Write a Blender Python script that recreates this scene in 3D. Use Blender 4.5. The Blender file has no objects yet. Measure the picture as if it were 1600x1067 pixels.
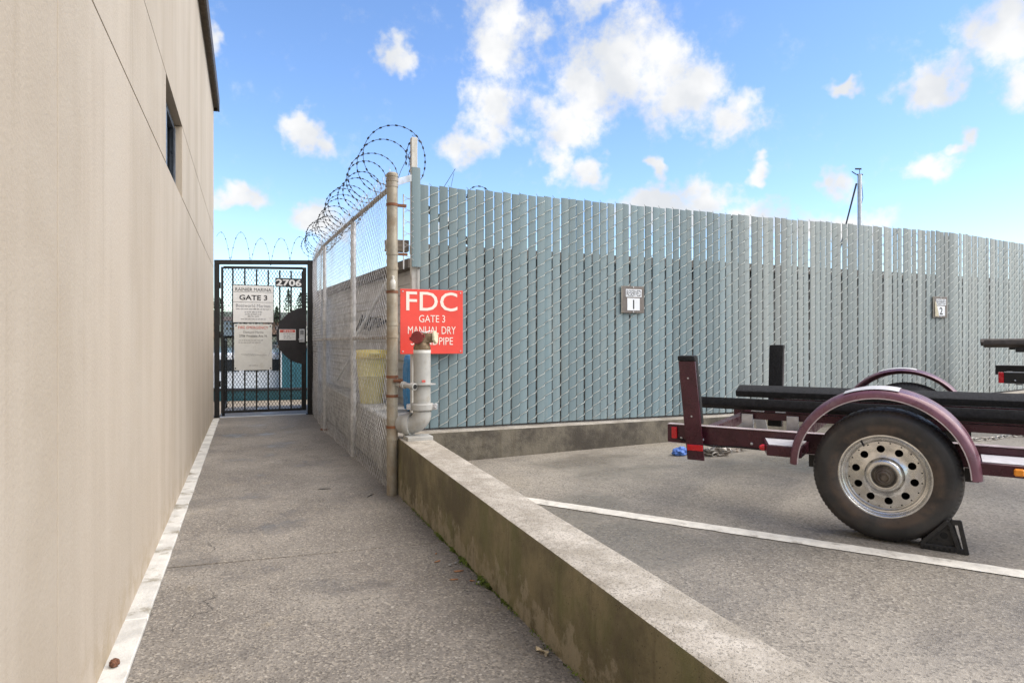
import bpy, bmesh, math, random
from mathutils import Vector, Matrix, noise
random.seed(7)
R = math.radians
scene = bpy.context.scene
col = scene.collection

# ------------------------------------------------------------------ camera
cam_d = bpy.data.cameras.new('camera'); cam = bpy.data.objects.new('camera', cam_d); col.objects.link(cam)
YAW = math.atan(0.414)
cam.location = (0, 0, 1.24); cam.rotation_euler = (R(90), 0, -YAW)
cam_d.sensor_width = 36; cam_d.lens = 36 * 1000 / 1600
cam_d.clip_start = .05; cam_d.clip_end = 3000
scene.camera = cam
# ------------------------------------------------------------------ world, sun, exposure
SUN_EL, SUN_AZ = 46, 122            # degrees; azimuth clockwise from +Y
world = bpy.data.worlds.new('World'); scene.world = world; world.use_nodes = True
wn = world.node_tree.nodes; wl = world.node_tree.links
for n_ in list(wn): wn.remove(n_)
def W(t, **k):
    n_ = wn.new(t)
    for a, b in k.items(): setattr(n_, a, b)
    return n_
def wset(sock, v):
    if hasattr(v, 'is_output'): wl.new(v, sock)
    else: sock.default_value = v
def wm(op, a, b=0.0, c=None, clamp=False):
    n_ = W('ShaderNodeMath', operation=op, use_clamp=clamp); wset(n_.inputs[0], a); wset(n_.inputs[1], b)
    if c is not None: wset(n_.inputs[2], c)
    return n_.outputs[0]
def wv(op, a, b):
    n_ = W('ShaderNodeVectorMath', operation=op); wset(n_.inputs[0], a); wset(n_.inputs[1], b)
    return n_.outputs['Value'] if op == 'LENGTH' else n_.outputs[0]
def wsmooth(x, lo, hi):
    n_ = W('ShaderNodeMapRange', interpolation_type='SMOOTHSTEP'); wset(n_.inputs[0], x)
    n_.inputs[1].default_value = lo; n_.inputs[2].default_value = hi
    return n_.outputs[0]
def wnoise(vec, scale, det, rough=.55):
    n_ = W('ShaderNodeTexNoise'); wset(n_.inputs['Vector'], vec)
    n_.inputs['Scale'].default_value = scale; n_.inputs['Detail'].default_value = det; n_.inputs['Roughness'].default_value = rough
    return n_
sky = W('ShaderNodeTexSky', sky_type='NISHITA', sun_disc=False)
sky.sun_elevation = R(SUN_EL); sky.sun_rotation = R(SUN_AZ); sky.air_density = 1.0; sky.dust_density = .25; sky.ozone_density = 2.2
tc = W('ShaderNodeTexCoord')
dirv = tc.outputs['Generated']
sep = W('ShaderNodeSeparateXYZ'); wl.new(dirv, sep.inputs[0])
az = wm('ARCTAN2', sep.outputs[0], sep.outputs[1]); el = wm('ARCSINE', sep.outputs[2])
cmb = W('ShaderNodeCombineXYZ'); wl.new(az, cmb.inputs[0]); wl.new(el, cmb.inputs[1])
warpn = wnoise(dirv, 9, 4, .6)
warp = wv('MULTIPLY', wv('SUBTRACT', warpn.outputs['Color'], (.5, .5, .5)), (.16, .13, 0))
pos = wv('ADD', cmb.outputs[0], warp)
# cumulus: azimuth, elevation, half width, half height in degrees, as puffs of the drifting clouds
PUFFS = [(22.3,25,4.6,6),(20.5,19.5,3.5,4),(18.5,17,3,2.2),(29.3,22,4.8,5),(33.5,23,6,5.2),(37.5,20.8,4.8,4.2),(41.5,18.4,3,2.3),(27.5,18.8,4.4,3.2),(30,28,5,2),
         (26.3,16,4,2),(30.3,15.3,2.4,1.6),(35,12.4,4.6,2.4),(38.5,11.7,5.4,2.7),(42.5,10.6,5,2.2),(59.5,21.2,4.6,4.3),(61,17.5,2.8,2.4),(55.6,18.2,2.2,2.1),
         (49.5,13,1.8,1.7),(44,13.8,1.4,1),(55.6,12.6,2.8,1.6),(50.6,19.4,2,.7),(48.6,9.6,5,1.8),(57,13.6,1.2,.8),
         (5.3,17.5,2.5,2.4),(12.1,23.8,1.7,2.5),(-.6,11.6,3.2,1.3),(-3.6,23.3,1.6,1.2),(6.9,10.6,3,1.7),(34.5,15.2,1.2,1.1),(16.5,10.5,3,1.2)]
field = None
for (a_, e_, ra, re) in PUFFS:
    d_ = wv('MULTIPLY', wv('SUBTRACT', pos, (R(a_), R(e_), 0)), (1/R(ra*.95), 1/R(re*.95), 0))
    ln = wv('LENGTH', d_, (0, 0, 0))
    b_ = wm('SUBTRACT', 1.25, ln, clamp=True)
    field = b_ if field is None else wm('SMOOTH_MAX', field, b_, .25)
# cloud cover carries on round the unseen sky, coverage raised to whiten ambient light
out_az = wm('MAXIMUM', wsmooth(az, R(64), R(72)), wm('SUBTRACT', 1, wsmooth(az, R(-24), R(-16))))
out = wm('MAXIMUM', out_az, wsmooth(el, R(30), R(36)))
gen = wnoise(dirv, 2.6, 5, .55)
genf = wm('MULTIPLY', wsmooth(gen.outputs[0], .42, .6), out)
field = wm('MAXIMUM', field, genf)
fine = wnoise(dirv, 24, 6, .64)
dens = wm('ADD', field, wm('MULTIPLY', wm('SUBTRACT', fine.outputs[0], .5), 1.6))
dens = wsmooth(dens, .24, .98)
dens = wm('MULTIPLY', dens, wsmooth(field, .02, .3))
dens = wm('MULTIPLY', dens, wsmooth(el, 0.0, R(5)))
tone = wnoise(dirv, 11, 4, .5)
ccol = W('ShaderNodeMix', data_type='RGBA'); wl.new(wsmooth(tone.outputs[0], .35, .65), ccol.inputs[0])
ccol.inputs[6].default_value = (2.85, 2.95, 3.1, 1); ccol.inputs[7].default_value = (3.75, 3.75, 3.75, 1)
hs = W('ShaderNodeHueSaturation'); wl.new(sky.outputs[0], hs.inputs['Color']); hs.inputs['Hue'].default_value = .506; hs.inputs['Saturation'].default_value = 1.12; hs.inputs['Value'].default_value = .96
mixc = W('ShaderNodeMix', data_type='RGBA'); wl.new(dens, mixc.inputs[0]); wl.new(hs.outputs[0], mixc.inputs[6]); wl.new(ccol.outputs[2], mixc.inputs[7])
bg = W('ShaderNodeBackground'); wl.new(mixc.outputs[2], bg.inputs[0]); bg.inputs[1].default_value = .13
wo = W('ShaderNodeOutputWorld'); wl.new(bg.outputs[0], wo.inputs[0])
sun_d = bpy.data.lights.new('sun', 'SUN'); sun_d.energy = 2.6; sun_d.angle = R(70); sun_d.color = (1, .91, .79)
sun = bpy.data.objects.new('sun', sun_d); col.objects.link(sun); sun.location = (0, -20, 30)
sd = Vector((math.sin(R(SUN_AZ))*math.cos(R(SUN_EL)), math.cos(R(SUN_AZ))*math.cos(R(SUN_EL)), math.sin(R(SUN_EL))))
sun.rotation_euler = sd.to_track_quat('Z', 'Y').to_euler()
scene.view_settings.view_transform = 'Standard'; scene.view_settings.look = 'None'
scene.view_settings.exposure = 1.1; scene.view_settings.gamma = 1
scene.render.engine = 'CYCLES'
# ------------------------------------------------------------------ materials
class NT:
    def __init__(s, name):
        s.m = bpy.data.materials.new(name); s.m.use_nodes = True
        s.n = s.m.node_tree.nodes; s.l = s.m.node_tree.links; s.p = s.n['Principled BSDF']
        g = s.n.new('ShaderNodeNewGeometry'); s.pos = g.outputs['Position']; s.nrm = g.outputs['Normal']
    def put(s, sock, v):
        if hasattr(v, 'is_output'): s.l.new(v, sock)
        else: sock.default_value = v
    def new(s, t, **k):
        n_ = s.n.new(t)
        for a, b in k.items(): setattr(n_, a, b)
        return n_
    def noise(s, scale, det=4, rough=.55, vec=None, stretch=None):
        v = vec or s.pos
        if stretch:
            q = s.new('ShaderNodeVectorMath', operation='MULTIPLY'); s.l.new(v, q.inputs[0]); q.inputs[1].default_value = stretch; v = q.outputs[0]
        n_ = s.new('ShaderNodeTexNoise'); s.l.new(v, n_.inputs['Vector'])
        n_.inputs['Scale'].default_value = scale; n_.inputs['Detail'].default_value = det; n_.inputs['Roughness'].default_value = rough
        return n_.outputs[0]
    def voro(s, scale, out='Distance', feature='F1', vec=None):
        n_ = s.new('ShaderNodeTexVoronoi', feature=feature); s.l.new(vec or s.pos, n_.inputs['Vector']); n_.inputs['Scale'].default_value = scale
        return n_.outputs[out]
    def ramp(s, x, lo, hi, a=0.0, b=1.0):
        n_ = s.new('ShaderNodeMapRange', interpolation_type='SMOOTHSTEP'); s.put(n_.inputs[0], x)
        for i, v in ((1, lo), (2, hi), (3, a), (4, b)): n_.inputs[i].default_value = v
        return n_.outputs[0]
    def mix(s, f, a, b, blend='MIX'):
        n_ = s.new('ShaderNodeMix', data_type='RGBA', blend_type=blend)
        s.put(n_.inputs[0], f); s.put(n_.inputs[6], (*a, 1) if isinstance(a, tuple) else a); s.put(n_.inputs[7], (*b, 1) if isinstance(b, tuple) else b)
        return n_.outputs[2]
    def math(s, op, a, b=0.0, clamp=False):
        n_ = s.new('ShaderNodeMath', operation=op, use_clamp=clamp); s.put(n_.inputs[0], a); s.put(n_.inputs[1], b); return n_.outputs[0]
    def sep(s, v):
        n_ = s.new('ShaderNodeSeparateXYZ'); s.l.new(v, n_.inputs[0]); return n_.outputs
    def bump(s, h, dist, strength=1.0):
        n_ = s.new('ShaderNodeBump'); s.l.new(h, n_.inputs['Height']); n_.inputs['Distance'].default_value = dist; n_.inputs['Strength'].default_value = strength
        s.l.new(n_.outputs[0], s.p.inputs['Normal'])
    def rnd(s): return s.new('ShaderNodeObjectInfo').outputs['Random']
    def done(s, c, rough=.6, metal=0.0):
        s.put(s.p.inputs['Base Color'], (*c, 1) if isinstance(c, tuple) else c)
        s.put(s.p.inputs['Roughness'], rough); s.put(s.p.inputs['Metallic'], metal); return s.m
def sc(c, k): return tuple(min(1, x*k) for x in c)
def mk(name, c, rough=.55, metal=0.0, var=.18, scale=9, bump=0.0, bscale=90, stretch=None, dirt=None, dirt_amt=.5, rnd=0.0):
    t = NT(name)
    f = t.noise(scale, 5, .6, stretch=stretch)
    cc = t.mix(t.ramp(f, .3, .7), sc(c, 1-var), sc(c, 1+var))
    if dirt:
        g = t.noise(scale*.55+1.3, 7, .68)
        cc = t.mix(t.math('MULTIPLY', t.ramp(g, .52, .68), dirt_amt), cc, dirt)
    if rnd:
        r = t.ramp(t.rnd(), 0, 1, 1-rnd, 1+rnd)
        hv = t.new('ShaderNodeHueSaturation'); t.l.new(cc, hv.inputs['Color']); t.l.new(r, hv.inputs['Value']); cc = hv.outputs[0]
    ro = t.ramp(t.noise(scale*2.1, 4), .3, .7, max(.03, rough-.1), min(1, rough+.12))
    if bump: t.bump(t.noise(bscale, 4), bump)
    return t.done(cc, ro, metal)

def m_walk():
    t = NT('walk_concrete')
    big = t.noise(.9, 5, .6); mid = t.noise(4, 6, .65)
    c = t.mix(t.ramp(big, .35, .68), (.165, .148, .127), (.27, .245, .21))
    c = t.mix(t.math('MULTIPLY', t.ramp(mid, .45, .75), .5), c, (.12, .105, .09))
    ag = t.new('ShaderNodeTexVoronoi'); t.l.new(t.pos, ag.inputs['Vector']); ag.inputs['Scale'].default_value = 120
    sepc = t.new('ShaderNodeSeparateColor'); t.l.new(ag.outputs['Color'], sepc.inputs[0])
    c = t.mix(t.math('MULTIPLY', t.ramp(sepc.outputs[0], .55, .95), .48), c, (.44, .39, .32))
    c = t.mix(t.math('MULTIPLY', t.ramp(sepc.outputs[1], .62, .95), .6), c, (.06, .052, .042))
    ag2 = t.new('ShaderNodeTexVoronoi'); t.l.new(t.pos, ag2.inputs['Vector']); ag2.inputs['Scale'].default_value = 46
    s2 = t.new('ShaderNodeSeparateColor'); t.l.new(ag2.outputs['Color'], s2.inputs[0])
    peb = t.math('MULTIPLY', t.ramp(s2.outputs[0], .90, .93), t.ramp(ag2.outputs['Distance'], .42, .25))
    c = t.mix(t.math('MULTIPLY', peb, .42), c, (.55, .51, .44))
    # damp patches: darker and glossier
    wet = t.ramp(t.noise(1.7, 5, .6), .5, .72)
    c = t.mix(t.math('MULTIPLY', wet, .5), c, (.075, .067, .058))
    tan = t.ramp(t.noise(2.6, 5, .7), .58, .75)
    c = t.mix(t.math('MULTIPLY', tan, .3), c, (.27, .215, .13))
    # hairline cracks
    wv_ = t.new('ShaderNodeVectorMath', operation='ADD'); t.l.new(t.pos, wv_.inputs[0])
    nn = t.new('ShaderNodeTexNoise'); t.l.new(t.pos, nn.inputs['Vector']); nn.inputs['Scale'].default_value = 3; nn.inputs['Detail'].default_value = 6
    sc_ = t.new('ShaderNodeVectorMath', operation='SCALE'); t.l.new(nn.outputs['Color'], sc_.inputs[0]); sc_.inputs['Scale'].default_value = .5
    t.l.new(sc_.outputs[0], wv_.inputs[1])
    cr = t.voro(.55, 'Distance', 'DISTANCE_TO_EDGE', wv_.outputs[0])
    crack = t.math('MULTIPLY', t.ramp(cr, .0022, .0008), t.ramp(t.noise(1.1, 3), .48, .58))
    c = t.mix(t.math('MULTIPLY', crack, .8), c, (.03, .028, .024))
    t.bump(t.math('ADD', t.math('MULTIPLY', ag.outputs['Distance'], .6), t.noise(220, 3)), .0028)
    return t.done(c, t.ramp(wet, 0, 1, .7, .3))
def m_lot():
    t = NT('lot_asphalt')
    big = t.noise(.55, 6, .62)
    c = t.mix(t.ramp(big, .33, .7), (.195, .173, .143), (.335, .302, .252))
    st = t.noise(1.5, 6, .66)
    c = t.mix(t.math('MULTIPLY', t.ramp(st, .5, .72), .5), c, (.155, .145, .135))
    tan = t.ramp(t.noise(.9, 5, .7), .52, .7)
    c = t.mix(t.math('MULTIPLY', tan, .4), c, (.34, .295, .225))
    ag = t.new('ShaderNodeTexVoronoi'); t.l.new(t.pos, ag.inputs['Vector']); ag.inputs['Scale'].default_value = 105
    s1 = t.new('ShaderNodeSeparateColor'); t.l.new(ag.outputs['Color'], s1.inputs[0])
    c = t.mix(t.math('MULTIPLY', t.ramp(s1.outputs[0], .6, .95), .42), c, (.47, .43, .36))
    c = t.mix(t.math('MULTIPLY', t.ramp(s1.outputs[1], .62, .95), .55), c, (.07, .062, .052))
    wet = t.ramp(t.noise(.8, 5, .55, stretch=(1, 1.4, 1)), .46, .66)
    c = t.mix(t.math('MULTIPLY', wet, .45), c, (.125, .114, .099))
    oil = t.math('MULTIPLY', t.ramp(t.voro(.62), .10, .30, 1, 0), t.ramp(t.noise(7, 6, .7), .40, .62))
    c = t.mix(t.math('MULTIPLY', oil, .45), c, (.09, .08, .065))
    t.bump(t.math('ADD', t.math('MULTIPLY', ag.outputs['Distance'], .5), t.noise(260, 3)), .0022)
    return t.done(c, t.ramp(wet, 0, 1, .64, .26))
def m_kerb(grey=False):
    t = NT('kerb_concrete')
    top = t.ramp(t.sep(t.nrm)[2], .55, .85)
    cl = t.mix(t.ramp(t.noise(5, 6, .7), .35, .68), (.30, .268, .22), (.50, .46, .40))
    ag = t.new('ShaderNodeTexVoronoi'); t.l.new(t.pos, ag.inputs['Vector']); ag.inputs['Scale'].default_value = 160
    s1 = t.new('ShaderNodeSeparateColor'); t.l.new(ag.outputs['Color'], s1.inputs[0])
    cl = t.mix(t.math('MULTIPLY', t.ramp(s1.outputs[0], .6, .95), .6), cl, (.16, .145, .12))
    moss = t.mix(t.ramp(t.noise(2.3, 6, .65), .36, .66), (.10, .083, .046), (.225, .19, .105))
    moss = t.mix(t.math('MULTIPLY', t.ramp(t.noise(5, 6, .7, stretch=(1, 1, .5)), .47, .68), .6), moss, (.115, .12, .042))
    if grey: moss = t.mix(t.ramp(t.noise(2.6, 6, .68), .38, .64), (.05, .042, .032), (.15, .132, .10))
    z = t.sep(t.pos)[2]
    # bare patches where the algae has come away from the lower face, with an edge of its own
    edge = t.math('ADD', t.noise(9, 8, .75, stretch=(1, 1, .8)), t.ramp(z, .02, .32, .15, -.17))
    c2 = t.mix(t.math('MULTIPLY', t.ramp(edge, .53, .66), .7), moss, (.33, .285, .205))
    pits = t.ramp(t.voro(70), .10, .22, 1, 0)
    c2 = t.mix(t.math('MULTIPLY', pits, t.math('MULTIPLY', t.ramp(t.noise(14, 3), .5, .6), .8)), c2, (.022, .018, .01))
    streak = t.ramp(t.noise(16, 5, .65, stretch=(1, 1, .08)), .52, .7)
    c2 = t.mix(t.math('MULTIPLY', streak, .45), c2, (.06, .047, .026))
    c = t.mix(top, c2, cl)
    t.bump(t.math('ADD', t.noise(60, 6, .7), t.math('MULTIPLY', pits, -.5)), .005)
    return t.done(c, .8)
def m_stucco():
    t = NT('painted_wall')
    st = t.noise(2.2, 6, .6, stretch=(1, 1, .12))
    c = t.mix(t.ramp(st, .34, .68), (.375, .318, .248), (.445, .383, .308))
    bl = t.noise(1.1, 5, .62)
    c = t.mix(t.math('MULTIPLY', t.ramp(bl, .42, .7), .4), c, (.465, .412, .342))
    s2 = t.noise(9, 5, .62, stretch=(1, 1, .05))
    c = t.mix(t.math('MULTIPLY', t.ramp(s2, .56, .72), .22), c, (.27, .215, .15))
    z = t.sep(t.pos)[2]
    foot = t.math('MULTIPLY', t.ramp(z, .0, .30, 1, 0), t.ramp(t.noise(7, 6, .7), .42, .62))
    c = t.mix(t.math('MULTIPLY', foot, .45), c, (.27, .20, .10))
    spots = t.math('MULTIPLY', t.ramp(t.noise(5, 7, .75, stretch=(1, 1, .35)), .70, .76), .4)
    c = t.mix(spots, c, (.16, .12, .09))
    t.bump(t.math('ADD', t.noise(75, 4, .6), t.math('MULTIPLY', t.noise(9, 3), .9)), .0018)
    return t.done(c, .82)
def m_slat():
    t = NT('slat_paint')
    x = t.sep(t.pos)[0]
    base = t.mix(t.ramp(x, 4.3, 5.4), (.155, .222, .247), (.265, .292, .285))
    r = t.rnd()
    base = t.mix(t.ramp(r, 0, 1, 0, .45), base, (.20, .255, .265))
    vv = t.ramp(t.math('FRACT', t.math('MULTIPLY', r, 17.3)), 0, 1, .80, 1.14)
    hv = t.new('ShaderNodeHueSaturation'); t.l.new(base, hv.inputs['Color']); t.l.new(vv, hv.inputs['Value'])
    c = t.mix(t.math('MULTIPLY', t.ramp(t.noise(5, 6, .7, stretch=(2, 1, .25)), .52, .75), .4), hv.outputs[0], (.33, .36, .345))
    c = t.mix(t.math('MULTIPLY', t.ramp(t.noise(14, 6, .72, stretch=(1.5, 1, .12)), .58, .74), .45), c, (.19, .20, .17))
    t.bump(t.noise(40, 4, stretch=(1, 1, .08)), .001)
    return t.done(c, .55)
def m_rusty(name, c, rust=(.16, .062, .025), amt=.9, lo=.52, hi=.66, metal=.35, rough=.55):
    t = NT(name)
    a = t.mix(t.ramp(t.noise(12, 5, .6), .3, .7), sc(c, .82), sc(c, 1.16))
    r = t.ramp(t.noise(7, 7, .72, stretch=(1, 1, .5)), lo, hi)
    cc = t.mix(t.math('MULTIPLY', r, amt), a, rust)
    t.bump(t.noise(160, 4), .0008)
    return t.done(cc, t.ramp(r, 0, 1, rough, .85), t.ramp(r, 0, 1, metal, 0))
def m_tyre():
    t = NT('tyre_rubber')
    c = t.mix(t.ramp(t.noise(7, 5), .35, .7), (.022, .021, .021), (.042, .040, .039))
    c = t.mix(t.math('MULTIPLY', t.ramp(t.noise(3.4, 7, .7), .46, .72), .4), c, (.10, .065, .045))
    oc = t.new('ShaderNodeTexCoord').outputs['Object']; xyz = t.sep(oc)
    cb = t.new('ShaderNodeCombineXYZ'); t.l.new(xyz[0], cb.inputs[0]); t.l.new(t.math('SUBTRACT', xyz[2], .34), cb.inputs[1])
    ln = t.new('ShaderNodeVectorMath', operation='LENGTH'); t.l.new(cb.outputs[0], ln.inputs[0]); r = ln.outputs['Value']
    dust = t.math('MULTIPLY', t.ramp(r, .245, .275, 1, 0), t.ramp(t.noise(8, 6, .7), .35, .6))     # brake dust and mud on the inner sidewall
    c = t.mix(t.math('MULTIPLY', dust, .5), c, (.135, .09, .062))
    t.bump(t.noise(180, 3), .0008)
    return t.done(c, t.ramp(t.noise(9, 4), .3, .7, .42, .68))
def m_water():
    t = NT('water'); t.bump(t.noise(1.6, 4), .12); return t.done((.03, .075, .085), .08)
def m_glass():
    t = NT('window_glass'); return t.done((.03, .034, .038), .05)
M = dict(
    walk=m_walk(), lot=m_lot(), kerb=m_kerb(), kerbgrey=m_kerb(True), stucco=m_stucco(), slat=m_slat(), tyre=m_tyre(), water=m_water(), glass=m_glass(),
    joint=mk('joint_moss', (.055, .055, .022), .95, var=.5, scale=20, bump=.004),
    seam=mk('wall_sealant', (.17, .13, .085), .9, var=.3, scale=3),
    whitestrip=mk('white_footing_paint', (.52, .51, .475), .7, var=.18, scale=6, dirt=(.20, .175, .125), dirt_amt=.9, bump=.003, bscale=70),
    line=mk('line_paint', (.66, .63, .56), .6, var=.14, scale=14, dirt=(.30, .27, .225), dirt_amt=.75, bump=.0015, bscale=220),
    brown=mk('eave_metal', (.050, .034, .022), .5, var=.15), soffit=mk('soffit_paint', (.16, .125, .09), .7),
    dframe=mk('window_frame_metal', (.13, .15, .18), .35, .6),
    black=mk('black_steel', (.014, .013, .013), .42, .2, var=.3, scale=20), blackplate=mk('black_plate', (.018, .016, .018), .5, .1, var=.2, scale=5),
    sign_white=mk('sign_white', (.66, .66, .65), .45, var=.05, scale=6, dirt=(.45, .43, .4), dirt_amt=.3), sign_black=mk('sign_black', (.012, .012, .014), .5),
    grey_print=mk('grey_print', (.22, .22, .23), .5), sign_red=mk('sign_red', (.72, .060, .042), .42, var=.07, scale=4), red_print=mk('red_print', (.52, .09, .07), .5),
    pink_print=mk('cream_letter', (.83, .71, .64), .5, var=.04), paper=mk('paper_notice', (.60, .60, .57), .6, var=.05, scale=7, dirt=(.47, .45, .40), dirt_amt=.5),
    res_brown=mk('sign_taupe', (.145, .125, .112), .55, var=.14, scale=20), res_edge=mk('sign_edge', (.40, .37, .31), .5), res_white=mk('sign_panel_white', (.73, .76, .80), .45, var=.04),
    peel=mk('peeled_backing', (.50, .45, .33), .7, var=.2, scale=30),
    galv=mk('galvanised_wire', (.48, .48, .49), .45, .45, var=.2, scale=25), galv_mesh=mk('galvanised_mesh', (.52, .52, .52), .45, .5, var=.28, scale=12, dirt=(.24, .225, .205)),
    wirepaint=mk('painted_wire', (.43, .465, .445), .45, .1, var=.2, scale=30, dirt=(.26, .23, .17), dirt_amt=.5),
    post=m_rusty('post_steel', (.31, .28, .225), (.215, .15, .085), .65, .45, .66), rail=m_rusty('rail_steel', (.30, .27, .23), (.17, .105, .055), .8, .45, .62),
    rust=m_rusty('rusty_band', (.13, .055, .03), (.20, .075, .03), .9, .4, .6, .2), razor=mk('razor_wire', (.06, .064, .075), .45, .6, var=.3),
    whitepost=mk('weathered_white_wood', (.55, .54, .50), .75, var=.15, scale=10, stretch=(3, 3, .4), dirt=(.25, .21, .16)),
    timber=mk('weathered_timber', (.25, .21, .175), .85, var=.25, scale=14, stretch=(.4, 3, 3)),
    pipe=mk('grey_pipe_paint', (.36, .358, .34), .5, var=.12, scale=9, dirt=(.26, .23, .17), dirt_amt=.55, bump=.001, bscale=60),
    pipeband=mk('primer_band', (.66, .66, .63), .5), brass=m_rusty('aged_brass', (.25, .18, .11), (.09, .055, .03), .8, .4, .65, .5, .45),
    capred=mk('red_cap', (.20, .022, .022), .5, var=.2, scale=20), capcream=mk('cream_cap', (.62, .58, .42), .5, dirt=(.35, .27, .16)),
    maroon=mk('maroon_paint', (.058, .014, .024), .3, .15, var=.22, scale=9, dirt=(.11, .045, .04), dirt_amt=.3), plum=mk('plum_fender_paint', (.15, .062, .085), .33, .1, var=.2, scale=9, dirt=(.24, .16, .175), dirt_amt=.5),
    trim=mk('trim_line', (.55, .47, .48), .4), carpet=mk('black_carpet', (.013, .013, .014), .95, var=.4, scale=40, bump=.004, bscale=420), grip=mk('grip_pad', (.50, .49, .50), .7, var=.12, scale=25),
    chrome=m_rusty('steel_wheel', (.64, .63, .61), (.30, .23, .16), .35, .56, .74, .95, .24), hubdark=m_rusty('hub_grease', (.17, .145, .12), (.05, .035, .028), .9, .4, .6, .6, .4), hole=mk('dark_hole', (.010, .010, .010), .9),
    redlens=mk('red_lens', (.55, .018, .025), .2, var=.1), amber=mk('amber_lens', (.80, .28, .03), .22, var=.1), galvplate=mk('galvanised_plate', (.52, .53, .55), .38, .6, var=.15, scale=14), chain=m_rusty('chain_steel', (.48, .46, .43), (.16, .10, .06), .7, .45, .62, .7, .4),
    rubber=mk('chock_rubber', (.016, .015, .015), .6, var=.4, scale=25, bump=.002), bluecloth=mk('blue_nylon', (.09, .20, .56), .6, var=.2, scale=40), tarp=mk('blue_tarp', (.03, .22, .50), .5, var=.15),
    yellow=mk('yellow_plastic', (.66, .60, .23), .5, var=.08, scale=6), yellowlid=mk('yellow_lid', (.70, .57, .15), .45, var=.08), siding=mk('grey_siding', (.52, .515, .51), .8, var=.12, scale=4, dirt=(.3, .29, .27)),
    oldboard=mk('old_dark_board', (.07, .058, .05), .85, var=.3, scale=12), padc=mk('damp_concrete', (.32, .315, .30), .9, var=.3, scale=5, bump=.004), darkside=mk('shade_siding', (.07, .066, .06), .85, var=.3, scale=3), roofing=mk('roof_edge', (.12, .105, .09), .85, var=.2), concrete=mk('pale_concrete', (.50, .49, .46), .85, var=.15, scale=4, bump=.003), dock=mk('dock_planks', (.30, .25, .19), .85, var=.2, scale=6),
    hull=mk('white_gelcoat', (.74, .76, .79), .25, var=.04, scale=3), teal=mk('teal_paint', (.035, .13, .165), .4, var=.15, scale=3), aluminium=mk('mast_aluminium', (.46, .47, .49), .4, .5, var=.1), dark_trim=mk('boat_dark_trim', (.02, .022, .026), .4),
    bark=mk('bark', (.09, .07, .05), .9), leafg=mk('evergreen_foliage', (.034, .055, .026), .8, var=.5, scale=.6), hill=mk('far_hillside', (.10, .115, .085), .95, var=.4, scale=.05),
    house1=mk('house_cream', (.48, .45, .40), .8), house2=mk('house_brown', (.22, .14, .10), .8), house3=mk('house_bluegrey', (.16, .21, .25), .8), roof=mk('house_roof', (.09, .075, .07), .85), soil=mk('ground_soil', (.17, .155, .13), .95),
    moss=mk('moss', (.13, .18, .03), .95, var=.5, scale=40), chip=mk('bark_chip', (.33, .165, .085), .85, var=.3, scale=60), leafd=mk('dead_leaf', (.55, .47, .33), .8, var=.2, scale=60), cone=mk('pine_cone', (.13, .055, .03), .85, var=.4, scale=80), stone=mk('pebble', (.35, .35, .34), .8),
)
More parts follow.
